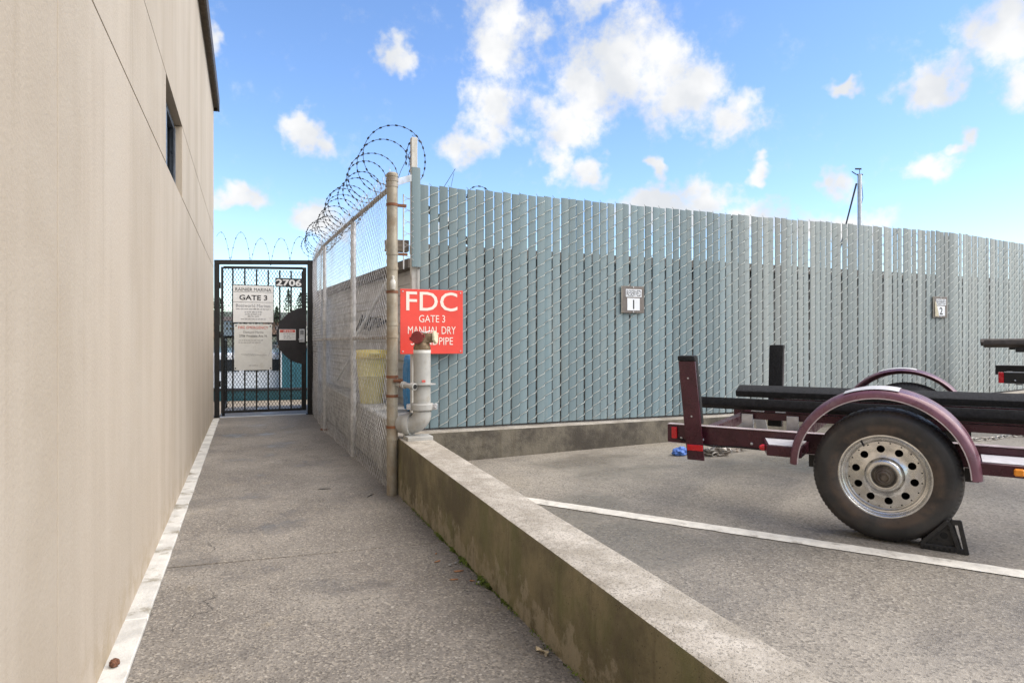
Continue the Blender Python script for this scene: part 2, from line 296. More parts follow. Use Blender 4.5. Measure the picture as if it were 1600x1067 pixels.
# ------------------------------------------------------------------ mesh helpers
class MB:
    def __init__(s): s.v = []; s.f = []
    def add(s, vs, fs):
        o = len(s.v); s.v += [Vector(v) for v in vs]; s.f += [tuple(i+o for i in f) for f in fs]; return s
    def box(s, x0, x1, y0, y1, z0, z1):
        vs = [(x, y, z) for z in (z0, z1) for y in (y0, y1) for x in (x0, x1)]
        return s.add(vs, [(0,2,3,1),(4,5,7,6),(0,1,5,4),(2,6,7,3),(0,4,6,2),(1,3,7,5)])
    def obox(s, c, ax, ay, az, hx, hy, hz):
        c, ax, ay, az = Vector(c), Vector(ax).normalized(), Vector(ay).normalized(), Vector(az).normalized()
        vs = [c+ax*hx*i+ay*hy*j+az*hz*k for k in (-1,1) for j in (-1,1) for i in (-1,1)]
        return s.add(vs, [(0,2,3,1),(4,5,7,6),(0,1,5,4),(2,6,7,3),(0,4,6,2),(1,3,7,5)])
    def bar(s, p, q, w, h, up=(0,0,1)):
        p, q = Vector(p), Vector(q); d = q-p; a = d.normalized(); up = Vector(up)
        y = up.cross(a)
        if y.length < 1e-4: y = Vector((0,1,0)).cross(a)
        y.normalize(); z = a.cross(y)
        return s.obox((p+q)/2, a, y, z, d.length/2, w/2, h/2)
    def prism(s, poly, z0, z1):      # poly of (x,y), counter-clockwise
        n = len(poly); vs = [(x,y,z0) for x,y in poly]+[(x,y,z1) for x,y in poly]
        return s.add(vs, [tuple(range(n))[::-1], tuple(range(n,2*n))]+[(i,(i+1)%n,n+(i+1)%n,n+i) for i in range(n)])
    def hull8(s, lo, hi):            # two quads, each listed counter-clockwise seen from above
        return s.add(list(lo)+list(hi), [(3,2,1,0),(4,5,6,7),(0,1,5,4),(1,2,6,5),(2,3,7,6),(3,0,4,7)])
    def tube(s, pts, r, n=8, cap=True, closed=False):
        pts = [Vector(p) for p in pts]; m = len(pts)
        rr = r if isinstance(r, (list, tuple)) else [r]*m
        t0 = (pts[1]-pts[0]).normalized()
        ref = Vector((0,0,1)) if abs(t0.z) < .9 else Vector((1,0,0))
        u = t0.cross(ref).normalized(); vs = []; fs = []
        for i in range(m):
            if closed: t = (pts[(i+1)%m]-pts[i-1]).normalized()
            else: t = (pts[min(i+1,m-1)]-pts[max(i-1,0)]).normalized()
            u = (u-t*u.dot(t)).normalized(); w = t.cross(u)
            for k in range(n):
                a = 2*math.pi*k/n; vs.append(pts[i]+(u*math.cos(a)+w*math.sin(a))*rr[i])
        for i in range(m if closed else m-1):
            j = (i+1)%m
            for k in range(n): fs.append((i*n+k, i*n+(k+1)%n, j*n+(k+1)%n, j*n+k))
        if cap and not closed: fs += [tuple(range(n))[::-1], tuple(range((m-1)*n, m*n))]
        return s.add(vs, fs)
    def lathe(s, prof, c, axis, n=32, closed=False, mod=None):   # prof of (along axis, radius)
        c, ax = Vector(c), Vector(axis).normalized()
        ref = Vector((0,0,1)) if abs(ax.z) < .9 else Vector((1,0,0))
        u = ax.cross(ref).normalized(); w = ax.cross(u); vs = []; fs = []; m = len(prof)
        for i, (h, r) in enumerate(prof):
            for k in range(n):
                a = 2*math.pi*k/n; q = r+(mod(i, k) if mod else 0)
                vs.append(c+ax*h+(u*math.cos(a)+w*math.sin(a))*q)
        for i in range(m if closed else m-1):
            j = (i+1)%m
            for k in range(n): fs.append((i*n+k, i*n+(k+1)%n, j*n+(k+1)%n, j*n+k))
        if not closed:
            if prof[0][1] > 1e-5: fs.append(tuple(range(n))[::-1])
            if prof[-1][1] > 1e-5: fs.append(tuple(range((m-1)*n, m*n)))
        return s.add(vs, fs)
INV = {}
def tag(o, label, cat, group=None, kind=None):
    if label: o['label'] = label
    if cat: o['category'] = cat
    if group: o['group'] = group
    if kind: o['kind'] = kind
    return o
def link(o, parent=None):
    col.objects.link(o)
    if parent is not None: o.parent = parent; INV[o] = INV.get(parent)
    return o
def thing(name, label, cat, loc=(0,0,0), mat=None, group=None):
    o = bpy.data.objects.new(name, None); o.empty_display_size = .1; link(o)
    mw = mat if mat is not None else Matrix.Translation(loc)
    o.matrix_world = mw; INV[o] = mw.inverted()
    return tag(o, label, cat, group)
def mesh_of(mb, name, mat, bevel=0.0, xf=None, smooth=35, seg=1):
    me = bpy.data.meshes.new(name)
    vs = [xf @ v for v in mb.v] if xf else mb.v
    me.from_pydata([tuple(v) for v in vs], [], mb.f); me.validate()
    bm = bmesh.new(); bm.from_mesh(me)
    bmesh.ops.recalc_face_normals(bm, faces=bm.faces)
    if bevel:
        es = [e for e in bm.edges if len(e.link_faces) == 2 and e.calc_face_angle(0) > R(30)]
        bmesh.ops.bevel(bm, geom=es, offset=bevel, segments=seg, affect='EDGES', profile=.6)
    bm.to_mesh(me); bm.free()
    if smooth:
        me.polygons.foreach_set('use_smooth', [True]*len(me.polygons)); me.set_sharp_from_angle(angle=R(smooth))
    me.materials.append(mat); return me
def build(mb, name, mat, parent=None, bevel=0.0, local=False, smooth=35, seg=1):
    """one mesh object; coordinates are world ones unless local"""
    xf = INV.get(parent) if (parent is not None and not local) else None
    return link(bpy.data.objects.new(name, mesh_of(mb, name, mat, bevel, xf, smooth, seg)), parent)
def solo(mb, name, mat, base, label, cat, group=None, **k):
    """a thing that is one mesh, its origin at its base"""
    mw = Matrix.Translation(base)
    o = bpy.data.objects.new(name, mesh_of(mb, name, mat, k.get('bevel', 0), mw.inverted(), k.get('smooth', 35))); link(o)
    o.matrix_world = mw; INV[o] = mw.inverted(); return tag(o, label, cat, group)
def struct(mb, name, mat, bevel=0.0, smooth=35):
    o = build(mb, name, mat, None, bevel, smooth=smooth); INV[o] = Matrix(); o['kind'] = 'structure'; return o
def text(s, mat, parent, c, xd, up, w=None, h=.05, bold=0.0, name='lettering', space=1.0):
    """flat lettering fitted to width w (or natural) and cap height h, centred on c"""
    cu = bpy.data.curves.new('t', 'FONT'); cu.body = s; cu.size = 1; cu.align_x = 'LEFT'; cu.offset = bold; cu.space_character = space
    cu.resolution_u = 3
    ob = bpy.data.objects.new('t', cu); col.objects.link(ob)
    dg = bpy.context.evaluated_depsgraph_get(); me0 = bpy.data.meshes.new_from_object(ob.evaluated_get(dg))
    vs = [v.co.copy() for v in me0.vertices]; fs = [tuple(p.vertices) for p in me0.polygons]
    bpy.data.objects.remove(ob); bpy.data.curves.remove(cu); bpy.data.meshes.remove(me0)
    x0, x1 = min(v.x for v in vs), max(v.x for v in vs); y0, y1 = min(v.y for v in vs), max(v.y for v in vs)
    ky = h/(y1-y0); kx = (w/(x1-x0)) if w else ky
    xd, up = Vector(xd).normalized(), Vector(up).normalized(); c = Vector(c)
    mb = MB(); mb.add([c+xd*((v.x-(x0+x1)/2)*kx)+up*((v.y-(y0+y1)/2)*ky) for v in vs], fs)
    me = bpy.data.meshes.new(name); xf = INV.get(parent)
    me.from_pydata([tuple((xf @ v) if xf else v) for v in mb.v], [], mb.f); me.materials.append(mat)
    return link(bpy.data.objects.new(name, me), parent)

def lotz(x, y): return .205 + .018*(x-1.9) + .005*(y-5.3)
# ------------------------------------------------------------------ ground
WX = -.497          # building wall plane
KX0, KX1 = 1.131, 1.378
FY = 5.45           # slat fence plane
def quadslab(x0, x1, y0a, y0b, y1a, y1b, z0, z1):
    return MB().hull8([(x0,y0a,z0),(x1,y0b,z0),(x1,y1b,z0),(x0,y1a,z0)], [(x0,y0a,z1),(x1,y0b,z1),(x1,y1b,z1),(x0,y1a,z1)])
g = MB().box(-40, 60, -40, 13.2, -1.6, -.14)
struct(g, 'ground', M['soil'])
walk = struct(MB().box(-.42, 1.20, -8, 13.2, -.13, -.012), 'walkway', M['joint'])
JA, JB = 3.965, 3.815
for y0, y1 in (((-8, -8), (JA-.006, JB-.006)), ((JA+.006, JB+.006), (11.25, 11.25)), ((11.262, 11.262), (13.2, 13.2))):
    build(quadslab(-.41, 1.19, y0[0], y0[1], y1[0], y1[1], -.12, 0), 'slab', M['walk'], walk, bevel=.004)
# parking lot: one gently tilted sheet
lot = MB(); NX, NY = 24, 16
xs = [KX1-.02+(40-KX1)*(i/NX)**1.6 for i in range(NX+1)]; ys = [-20+(25.6+6*0)*(j/NY) for j in range(NY+1)]
lv = [(x, y, lotz(x, y)) for y in ys for x in xs]
lot.add(lv, [(j*(NX+1)+i, j*(NX+1)+i+1, (j+1)*(NX+1)+i+1, (j+1)*(NX+1)+i) for j in range(NY) for i in range(NX)])
lot = struct(lot, 'parking_lot', M['lot'])
# painted stall lines: worn, slightly wavering edges
def stall_line(dx, far):
    d = Vector((.5697, -.8219)); nrm = Vector((.8219, .5697)); o = Vector((1.781+dx, 3.857))
    mb = MB(); vs = []; n = 220; s0, s1 = (-.22 if dx == 0 else -1.6), far
    for i in range(n+1):
        s = s0+(s1-s0)*i/n
        for k in (0, 1):
            wob = .006*noise.noise(Vector((s*9, k*9+dx, 0)))+.003*noise.noise(Vector((s*31, k*5+dx, 1)))
            p = o+d*s+nrm*((-.005 if k == 0 else -.115)+wob); vs.append((p.x, p.y, lotz(p.x, p.y)+.004))
    mb.add(vs, [(2*i, 2*i+2, 2*i+3, 2*i+1) for i in range(n)])
    o_ = build(mb, 'painted_line', M['line'], lot, smooth=0); return o_
stall_line(0, 7.5); stall_line(4.5, 7.5)
# ------------------------------------------------------------------ concrete kerbs
def kz(y): return .461+.0222*(min(y, 5.3)-5.19)
kr = thing('concrete_kerb', 'low concrete kerb wall beside the walkway, mossy brown on its side', 'kerb wall', (KX0, 0, 0))
mb = MB(); segs = [-7, -4, -2, 0, 1, 1.6, 2.2, 2.8, 3.4, 4.0, 4.6, 5.0, 5.32]
vs = []; fs = []
for i, y in enumerate(segs):
    w1 = .004*noise.noise(Vector((y*1.3, 1, 0))); w2 = .004*noise.noise(Vector((y*1.3, 7, 0)))
    z = kz(y)+.004*noise.noise(Vector((y*2, 3, 0)))
    vs += [(KX0+w1, y, -.1), (KX1+w2, y, -.1), (KX1+w2, y, z), (KX0+w1, y, z)]
for i in range(len(segs)-1):
    for k in range(4): fs.append((4*i+k, 4*i+(k+1)%4, 4*i+4+(k+1)%4, 4*i+4+k))
fs += [(3,2,1,0), tuple(4*(len(segs)-1)+k for k in range(4))]
mb.add(vs, fs); build(mb, 'kerb_body', M['kerb'], kr, bevel=.014, seg=2)
BEND = 8.37; BA = R(9)
def fpt(s, off=0.0):      # point along the slat fence: s is metres of X up to the bend, off towards the lot
    if s <= BEND: return Vector((s, FY-off, 0))
    k = s-BEND; return Vector((BEND+k*math.cos(BA)+off*math.sin(BA)*1, FY+k*math.sin(BA)-off*math.cos(BA), 0))
def fkz(s): return .461+(0 if s < 4.8 else .0115*(s-4.8))
kf = thing('fence_kerb', 'concrete kerb under the grey slat fence, stained dark at its foot', 'kerb wall', (KX1+.004, FY-.13, 0))
mb = MB(); vs = []; fs = []; ss = [KX0+.02, 2, 2.8, 3.6, 4.4, 5.2, 6, 7, BEND, 9.5, 11, 13, 16]
for s in ss:
    a, b = fpt(s, .155), fpt(s, -.10); z = fkz(s)+.003*noise.noise(Vector((s*2, 0, 0)))
    vs += [(a.x, a.y, -.1), (b.x, b.y, -.1), (b.x, b.y, z), (a.x, a.y, z)]
for i in range(len(ss)-1):
    for k in range(4): fs.append((4*i+k, 4*i+(k+1)%4, 4*i+4+(k+1)%4, 4*i+4+k))
fs += [(3,2,1,0), tuple(4*(len(ss)-1)+k for k in range(4))]
mb.add(vs, fs); build(mb, 'kerb_body', M['kerbgrey'], kf, bevel=.014, seg=2)
# ------------------------------------------------------------------ building on the left
bl = thing('tan_building', 'tan painted concrete building wall with one small high window', 'building', (WX, 0, 0))
BE = 11.36          # far end of the wall
build(MB().box(-7, WX-.11, -8, BE-.02, 0, 4.98).box(-7, WX-.20, 3, 8, 2.5, 3.0), 'wall_core', M['seam'], bl)
Z1, Z2, ZT = 2.425, 3.022, 5.02; VJ = 2.173; G = .004; PT = .10
W0, W1 = 4.80, 5.95
cells = [(-8, VJ-G, 0.0, ZT), (VJ+G, BE, 0.0, Z1-G), (VJ+G, W0, Z1+G, Z2-G), (W1, BE, Z1+G, Z2-G), (VJ+G, BE, Z2+G, ZT)]
for (y0, y1, z0, z1) in cells:
    build(MB().box(WX-PT, WX, y0, y1, z0, z1), 'wall_panel', M['stucco'], bl, bevel=.0015)
build(MB().box(WX-.106, WX-.010, -8, BE-.004, .02, ZT-.004) if False else MB().box(WX-.108, WX-.012, VJ-.02, VJ+.02, .02, ZT-.02), 'joint_sealant', M['seam'], bl)
build(MB().box(-7, WX-PT-.002, BE-.018, BE, 0, ZT), 'end_wall', M['stucco'], bl)
win = build(MB().box(WX-.104, WX-.094, W0+.02, W1-.02, Z1+.01, Z2-.01), 'window', M['glass'], bl)
fr = MB(); xo0, xo1 = WX-.092, WX-.055
for (y0, y1, z0, z1) in ((W0, W0+.04, Z1+G, Z2-G), (W1-.045, W1, Z1+G, Z2-G), (W0+.04, W1-.045, Z2-.045, Z2-G), (W0+.04, W1-.045, Z1+G, Z1+.04), (5.36, 5.40, Z1+.04, Z2-.045)):
    fr.box(xo0, xo1, y0, y1, z0, z1)
build(fr, 'window_frame', M['dframe'], win, bevel=.003)
for ya, yb_ in ((W1-.10, W1-.046), (W0+.045, W0+.09)): build(MB().box(xo1, xo1+.012, ya, yb_, Z1+.045, Z2-.05), 'sash', M['dframe'], win)
rf = build(MB().box(-7.1, WX+.055, -8, BE+.06, ZT+.002, ZT+.045), 'eave', M['soffit'], bl)
build(MB().box(WX+.057, WX+.085, -8, BE+.09, ZT-.05, ZT+.16).box(-7, WX+.055, BE+.062, BE+.09, ZT-.05, ZT+.16), 'fascia', M['brown'], bl, bevel=.004)
build(MB().box(-7.1, WX+.05, -8, BE+.055, ZT+.05, ZT+.13), 'roof', M['roofing'], bl)
# white painted footing: separate lengths
yy = [-8, -2, 1.2, 2.1, 3.25, 4.9, 6.5, 8.6, 11.3]
for i in range(len(yy)-1):
    mb = MB(); n = 14; vs = []
    for k in range(n+1):
        y = yy[i]+.003+(yy[i+1]-yy[i]-.006)*k/n; w = .006*noise.noise(Vector((y*5, 0, 2)))
        vs += [(WX-.03, y, -.05), (WX+.092+w, y, -.05), (WX+.088+w, y, .014), (WX-.03, y, .016)]
    f_ = []
    for k in range(n):
        for q in range(4): f_.append((4*k+q, 4*k+(q+1)%4, 4*k+4+(q+1)%4, 4*k+4+q))
    f_ += [(3,2,1,0), (4*n, 4*n+1, 4*n+2, 4*n+3)]
    build(mb.add(vs, f_), 'footing_strip', M['whitestrip'], bl, bevel=.004)
# ------------------------------------------------------------------ slat fence
sf = thing('slat_fence', 'tall grey green vertical slat fence woven with wire', 'fence', (1.38, FY, .46))
PITCH, SW, FT = .0856, .079, 2.611
SN = 132
def slat_mesh(nm, h, nick):
    mb = MB(); w = SW/2; t = .004
    pr = [(-w, 0), (-w+.006, -t), (-w+.02, -t*1.3), (0, -t*1.6), (w-.02, -t*1.3), (w-.006, -t), (w, 0), (w-.006, t), (-w+.006, t)]
    n = len(pr); vs = [(x, y, 0) for x, y in pr]+[(x, y, h+(nick*(x/w))) for x, y in pr]
    mb.add(vs, [tuple(range(n)), tuple(range(n, 2*n))[::-1]]+[(i, n+i, n+(i+1)%n, (i+1)%n) for i in range(n)])
    return mesh_of(mb, nm, M['slat'], smooth=25)
SH = FT-.49
variants = [slat_mesh('slat', SH+random.uniform(-.008, .006), random.uniform(-.004, .004)) for _ in range(8)]
base = Vector((1.38, FY, .46))
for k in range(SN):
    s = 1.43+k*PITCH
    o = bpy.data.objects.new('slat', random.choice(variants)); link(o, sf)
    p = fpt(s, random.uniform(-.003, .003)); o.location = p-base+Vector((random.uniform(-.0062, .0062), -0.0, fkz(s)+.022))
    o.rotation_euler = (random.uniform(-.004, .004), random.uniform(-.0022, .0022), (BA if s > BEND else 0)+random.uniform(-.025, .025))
o = bpy.data.objects.new('slat', slat_mesh('slat', .86, .0)); link(o, sf); o.location = Vector((1.352, FY-.012, 1.885))-base
# woven wire: front strands run up to the right, back strands down to the right
mb = MB(); vp = .115; hw = PITCH/2
for k in range(SN):
    s0 = 1.43+k*PITCH-hw; s1 = s0+PITCH; zb = fkz(s0)+.03
    m = int((FT-.02-zb)/vp)+2
    for j in range(-1, m):
        z0 = zb+j*vp+(k % 2)*vp/2; z1 = z0+vp/2
        jit = .004*noise.noise(Vector((k*.7, j*.9, 0)))
        if z0 > zb-.01 and z1 < FT-.015:
            a, b = fpt(s0, .004), fpt(s1, .004); c0, c1 = fpt(s0+.007, .0135), fpt(s1-.007, .0135)
            mb.tube([(a.x, a.y, z0+jit), (c0.x, c0.y, z0+.0115+jit), (c1.x, c1.y, z1-.0115+jit), (b.x, b.y, z1+jit)], .0034, 6, False)
        z2 = z0+vp/2; z3 = z2-vp/2
        if z3+vp/2 < FT-.02 and z3 > zb-.01:
            a, b = fpt(s0, .002), fpt(s1, -.002); c0, c1 = fpt(s0+.014, -.0125), fpt(s1-.014, -.0125)
            mb.tube([(a.x, a.y, z2+vp/2), (c0.x, c0.y, z2+vp/2-.006), (c1.x, c1.y, z2+.006), (b.x, b.y, z2)], .0021, 3, False)
o = build(mb, 'wire_weave', M['wirepaint'], sf, smooth=80); o['kind'] = 'stuff'
for s in (4.87, 8.36, 11.9):
    p = fpt(s, -.05); build(MB().tube([(p.x, p.y, fkz(s)-.02), (p.x, p.y, 2.60)], .03, 14), 'fence_post', M['post'], sf)
build(MB().bar((1.46, FY+.06, 2.42), (2.15, FY+.06, 1.93), .03, .05), 'brace_bar', M['timber'], sf)
for z in (1.5, .56):
    a = [fpt(s, -.055) for s in (1.36, 3, 5, 7, BEND, 10, 12.6)]
    build(MB().tube([(p.x, p.y+.04, z) for p in a], .02, 8), 'rail', M['rail'], sf)
build(MB().tube([(1.238, FY-.03, 1.86), (1.238, FY-.03, 2.50)], .006, 8), 'tension_bar', M['galv'], sf)
mb = MB()
for i in range(6):
    z = 1.94+i*.1; mb.tube([(1.238, FY-.03, z), (1.28, FY-.028, z+.03), (1.33, FY-.024, z-.002)], .0021, 4)
    mb.tube([(1.238, FY-.03, z+.05), (1.285, FY-.028, z+.02), (1.33, FY-.024, z+.055)], .0021, 4)
build(mb, 'loose_wire', M['galv'], sf)
build(MB().box(1.322, 1.376, FY+.03, FY+.085, .3, 3.02), 'end_post', M['whitepost'], sf, bevel=.004)
build(MB().bar((1.115, 5.20, 2.535), (1.335, FY+.02, 2.665), .012, .055), 'brace_arm', M['galvplate'], sf, bevel=.002)
build(MB().box(1.12, 1.318, FY+.10, FY+.19, 2.03, 2.13), 'timber_rail', M['timber'], sf, bevel=.004)
# ------------------------------------------------------------------ chain link fence along the walkway
cf = thing('chain_link_fence', 'galvanised chain link fence along the walkway, rusty tan end post', 'fence', (1.09, 5.17, 0))
PTS = [Vector((1.088, 5.168, 0)), Vector((1.03, 7.07, 0)), Vector((.972, 9.32, 0)), Vector((1.035, 11.40, 0))]
LEN = [0]
for i in range(3): LEN.append(LEN[-1]+(PTS[i+1]-PTS[i]).length)
def cpt(s):
    for i in range(3):
        if s <= LEN[i+1] or i == 2:
            t = (s-LEN[i])/(LEN[i+1]-LEN[i]); return PTS[i].lerp(PTS[i+1], t)
def cnr(s):
    d = (cpt(min(s+.05, LEN[-1]))-cpt(max(0, s-.05))).normalized(); return Vector((-d.y, d.x, 0))
def ctop(s): return 2.525+.10*s/LEN[-1]
p = PTS[0]
po = build(MB().tube([(p.x, p.y, 0.0), (p.x, p.y, 2.575)], .0445, 24).lathe([(0, .048), (.02, .048), (.034, .036), (.04, 0)], (p.x, p.y, 2.572), (0,0,1), 24), 'end_post', M['post'], cf)
for z, m_ in ((2.545, 'rail'), (2.50, 'rail'), (2.345, 'rust'), (1.95, 'post'), (1.83, 'post'), (1.64, 'rust'), (1.38, 'post'), (1.28, 'post'), (.955, 'rust'), (.80, 'rust'), (.55, 'rust'), (.45, 'post')):
    build(MB().lathe([(-.011, .0452), (-.011, .0485), (.011, .0485), (.011, .0452)], (p.x, p.y, z), (0,0,1), 24), 'band', M[m_], po)
build(MB().box(p.x+.03, p.x+.115, p.y-.012, p.y+.012, 2.335, 2.357).box(p.x+.03, p.x+.125, p.y-.010, p.y+.010, 1.94, 1.96), 'band_clamp', M['rust'], po)
mb = MB().lathe([(0, .018), (.03, .024), (.06, .024), (.075, .016), (.08, 0)], (p.x-.005, p.y-.045, 1.66), (0,0,1), 12).lathe([(0, .012), (.03, .013), (.036, 0)], (p.x-.005, p.y-.045, 1.735), (0,0,1), 12)
build(mb, 'cap_fitting', M['whitepost'], po)
for i, r in ((1, .030), (2, .024), (3, .030)):
    q = PTS[i]; build(MB().tube([(q.x+.035, q.y, 0), (q.x+.035, q.y, ctop(LEN[i])-.02)], r, 16), 'line_post', M['galv_mesh'], cf)
def offs(s, k): n_ = cnr(s); return cpt(s)-n_*k
build(MB().tube([offs(s, .03)+Vector((0, 0, ctop(s))) for s in (.04, LEN[1], LEN[2], LEN[3]-.02)], .021, 12), 'top_rail', M['rail'], cf)
build(MB().tube([offs(s, .03)+Vector((0, 0, 1.275-.01*s/6)) for s in (.04, LEN[1], LEN[2], LEN[3]-.02)], .019, 12), 'middle_rail', M['rail'], cf)
q = PTS[2]; build(MB().lathe([(0, .06), (.012, .06), (.014, .05)], (q.x+.035, q.y, .001), (0,0,1), 14), 'base_flange', M['rust'], cf)
# the diamond mesh: zigzag wires, each hooked into the next
mb = MB(); D = .042; ns = int((LEN[-1]-.07)/D); wr = .0016
for k in range(ns):
    s0 = .045+k*D; top = ctop(s0)+.075; nz = int((top-.02)/D); vs = []
    n_ = cnr(s0)
    bulge = .02*noise.noise(Vector((s0*1.1, 0, 0)))
    a0 = cpt(s0); a1 = cpt(s0+D)
    fs = []
    for j in range(nz+1):
        z = .018+j*D; hi = (j+k) % 2
        q = (a1 if hi else a0)+n_*(.004 if hi else -.0005)
        q = q+n_*(bulge*math.sin(min(1, z/1.2)*math.pi)+.012*noise.noise(Vector((s0*1.7, z*1.9, 4))))
        if z < .35: q = q+n_*(.02*(1-z/.35)*noise.noise(Vector((s0*2.5, 5, 0))))
        sd_ = (a1-a0).normalized()
        vs += [(q.x+sd_.x*wr, q.y+sd_.y*wr, z), (q.x+n_.x*wr, q.y+n_.y*wr, z), (q.x-sd_.x*wr, q.y-sd_.y*wr, z), (q.x-n_.x*wr, q.y-n_.y*wr, z)]
        if j:
            b_ = 4*(j-1)
            for q_ in range(4): fs.append((b_+q_, b_+(q_+1) % 4, b_+4+(q_+1) % 4, b_+4+q_))
    mb.add(vs, fs)
o = build(mb, 'diamond_mesh', M['galv_mesh'], cf, smooth=0); o['kind'] = 'stuff'
mb = MB()          # twisted wire ends standing above the rail
for k in range(0, ns, 2):
    s0 = .045+k*D; q = cpt(s0+D/2); z = ctop(s0)+.06
    for a in (-1, 1): mb.tube([(q.x, q.y, z), (q.x+a*.004+random.uniform(-.008, .008), q.y+a*.012, z+.055+random.uniform(-.02, .03))], .0018, 3)
o = build(mb, 'wire_ends', M['galv_mesh'], cf, smooth=0); o['kind'] = 'stuff'
# ------------------------------------------------------------------ razor wire
def razor(mb, pts, r=.0026, barb=.055):
    mb.tube(pts, r, 5, False); acc = 0; P = [Vector(p) for p in pts]
    for i in range(1, len(P)):
        acc += (P[i]-P[i-1]).length
        if acc >= barb:
            acc = 0; t = (P[i]-P[i-1]).normalized(); u = t.cross(Vector((.3, .5, .8))).normalized(); w = t.cross(u)
            for d in (u, w): mb.obox(P[i], t, d, t.cross(d), .011, .0075, .0012)
rz = MB(); pts = []; turns = 19.5; N = int(turns*44)
for i in range(N+1):
    t = i/N; a = 2*math.pi*turns*t
    y = 5.20+6.1*(t**.86)+.05*math.sin(t*23)
    x = 1.13-.10*t+.02*math.sin(t*31)
    rad = .205+.02*math.sin(t*17+1)
    pts.append((x+rad*math.cos(a)*1.0, y+.05*math.sin(a*.5), 2.845-.02*t+rad*math.sin(a)))
razor(rz, pts)
cl = solo(rz, 'razor_wire', M['razor'], (1.1, 5.2, 2.6), 'coil of razor wire along the top of the chain link fence', 'razor wire', smooth=60)
rz = MB(); pts = []
for i in range(241):
    t = i/240; a = 2*math.pi*4.6*t+.9
    pts.append((-.44+1.42*t-.035*math.cos(a), 11.46+.14*math.cos(a), 2.77+.045*math.sin(t*9)+.24*math.sin(a)*(1-.15*t)))
razor(rz, pts, .0024, .16)
solo(rz, 'razor_wire', M['razor'], (.2, 11.46, 2.58), 'stretched loops of razor wire above the black gate', 'razor wire', smooth=60)
rz = MB(); pts = []
for i in range(60):
    a = -1.2+i/59*4.6; pts.append((1.40+.085*math.cos(a)-.03, FY+.07+.01*i/59, 2.83+.19*math.sin(a)))
razor(rz, pts)
rz.tube([(1.36, FY+.1, 2.98), (1.22, FY+.0, 2.70), (1.14, 5.3, 2.52)], .0026, 5); rz.tube([(1.35, FY+.1, 2.96), (1.29, FY+.02, 2.75)], .0022, 5)
for a in range(9): rz.obox((1.35+.012*math.sin(a*2.4), FY+.055+.012*math.cos(a*1.7), 3.0+.006*a), (1, .3*a, .5), (0, 1, .2), (.2, -.3, 1), .02, .004, .002)
solo(rz, 'razor_wire', M['razor'], (1.37, FY+.07, 2.6), 'loop of razor wire tied round the tall white post', 'razor wire', smooth=60)
rz = MB(); pts = [(1.98+.12*math.cos(a), FY+.12, 2.56+.11*math.sin(a)) for a in [math.pi*(i/24) for i in range(25)]]
razor(rz, pts); rz.tube([(1.60, FY+.05, 2.58), (1.735, FY+.08, 2.795)], .0026, 5); rz.tube([(1.68, FY+.06, 2.58), (1.72, FY+.07, 2.755)], .002, 5); rz.tube([(1.55, FY+.05, 2.60), (1.78, FY+.06, 2.57), (2.1, FY+.1, 2.56)], .0026, 5)
solo(rz, 'razor_wire', M['razor'], (1.8, FY+.1, 2.5), 'loose razor wire ends poking up behind the slat tops', 'razor wire', smooth=60)
# ------------------------------------------------------------------ black gate
GY = 11.45
gt = thing('security_gate', 'black steel security gate with mesh infill at the walkway end', 'gate', (.27, GY, 0))
build(MB().box(-.492, -.415, GY-.04, GY+.04, 0, 2.49), 'gate_post', M['black'], gt, bevel=.003)
build(MB().box(.955, 1.045, GY-.045, GY+.045, 0, 2.565), 'gate_post', M['black'], gt, bevel=.003)
build(MB().bar((-.492, GY, 2.525), (1.045, GY, 2.592), .08, .07), 'header', M['black'], gt, bevel=.003)
build(MB().box(.93, 1.07, GY-.07, GY+.07, .0, .014), 'base_plate', M['black'], gt)
lf = MB().box(-.392, -.355, GY-.02, GY+.02, .07, 2.455).box(.875, .935, GY-.02, GY+.02, .07, 2.50)
lf.bar((-.355, GY, 2.448), (.875, GY, 2.485), .04, .04).box(-.355, .875, GY-.0195, GY+.0195, .07, .112)
leaf = build(lf, 'gate_leaf', M['black'], gt, bevel=.002)
for i in range(7):
    x = -.215+i*.181-.0; build(MB().box(x-.0125, x+.0125, GY-.0125, GY+.0125, .112, 2.435), 'picket', M['black'], leaf)
mb = MB(); dw, dh = .050, .084; yb = GY+.016; x0, x1, z0, z1 = -.355, .875, .112, 2.44
for i in range(-60, 60):
    for sg in (1, -1):
        # a diagonal strand clipped to the opening
        pts = []
        c0 = x0+i*dw
        n_ = 60
        t0 = None
        za, zb = z0, z1
        k = dw/dh*sg
        xa = c0 if sg > 0 else c0
        lo, hi = za, zb
        # x = xa + k*(z-z0)
        if k > 0: lo = max(lo, z0+(x0-xa)/k); hi = min(hi, z0+(x1-xa)/k)
        else: lo = max(lo, z0+(x1-xa)/k); hi = min(hi, z0+(x0-xa)/k)
        if hi-lo > .02: mb.bar((xa+k*(lo-z0), yb, lo), (xa+k*(hi-z0), yb, hi), .003, .0062, up=(k > 0 and 1 or -1, 0, -.1))
o = build(mb, 'expanded_mesh', M['black'], leaf, smooth=0); o['kind'] = 'stuff'
dc = [(.862, GY-.025)]
mb = MB(); n = 28; cx, cz, rr = .925, 1.333, .478; poly = [(.925, cz-rr)]
poly = [(cx-rr*math.sin(math.pi*i/n)*.98, cz+rr*math.cos(math.pi*i/n)) for i in range(n+1)]
m_ = len(poly); mb.add([(x, GY-.030, z) for x, z in poly]+[(x, GY-.021, z) for x, z in poly], [tuple(range(m_)), tuple(range(m_, 2*m_))[::-1]]+[(i, m_+i, m_+(i+1) % m_, (i+1) % m_) for i in range(m_)])
build(mb, 'guard_plate', M['blackplate'], leaf)
lk = build(MB().box(.815, .905, GY-.075, GY-.0305, 1.225, 1.45), 'lock_box', M['galvplate'], leaf, bevel=.005)
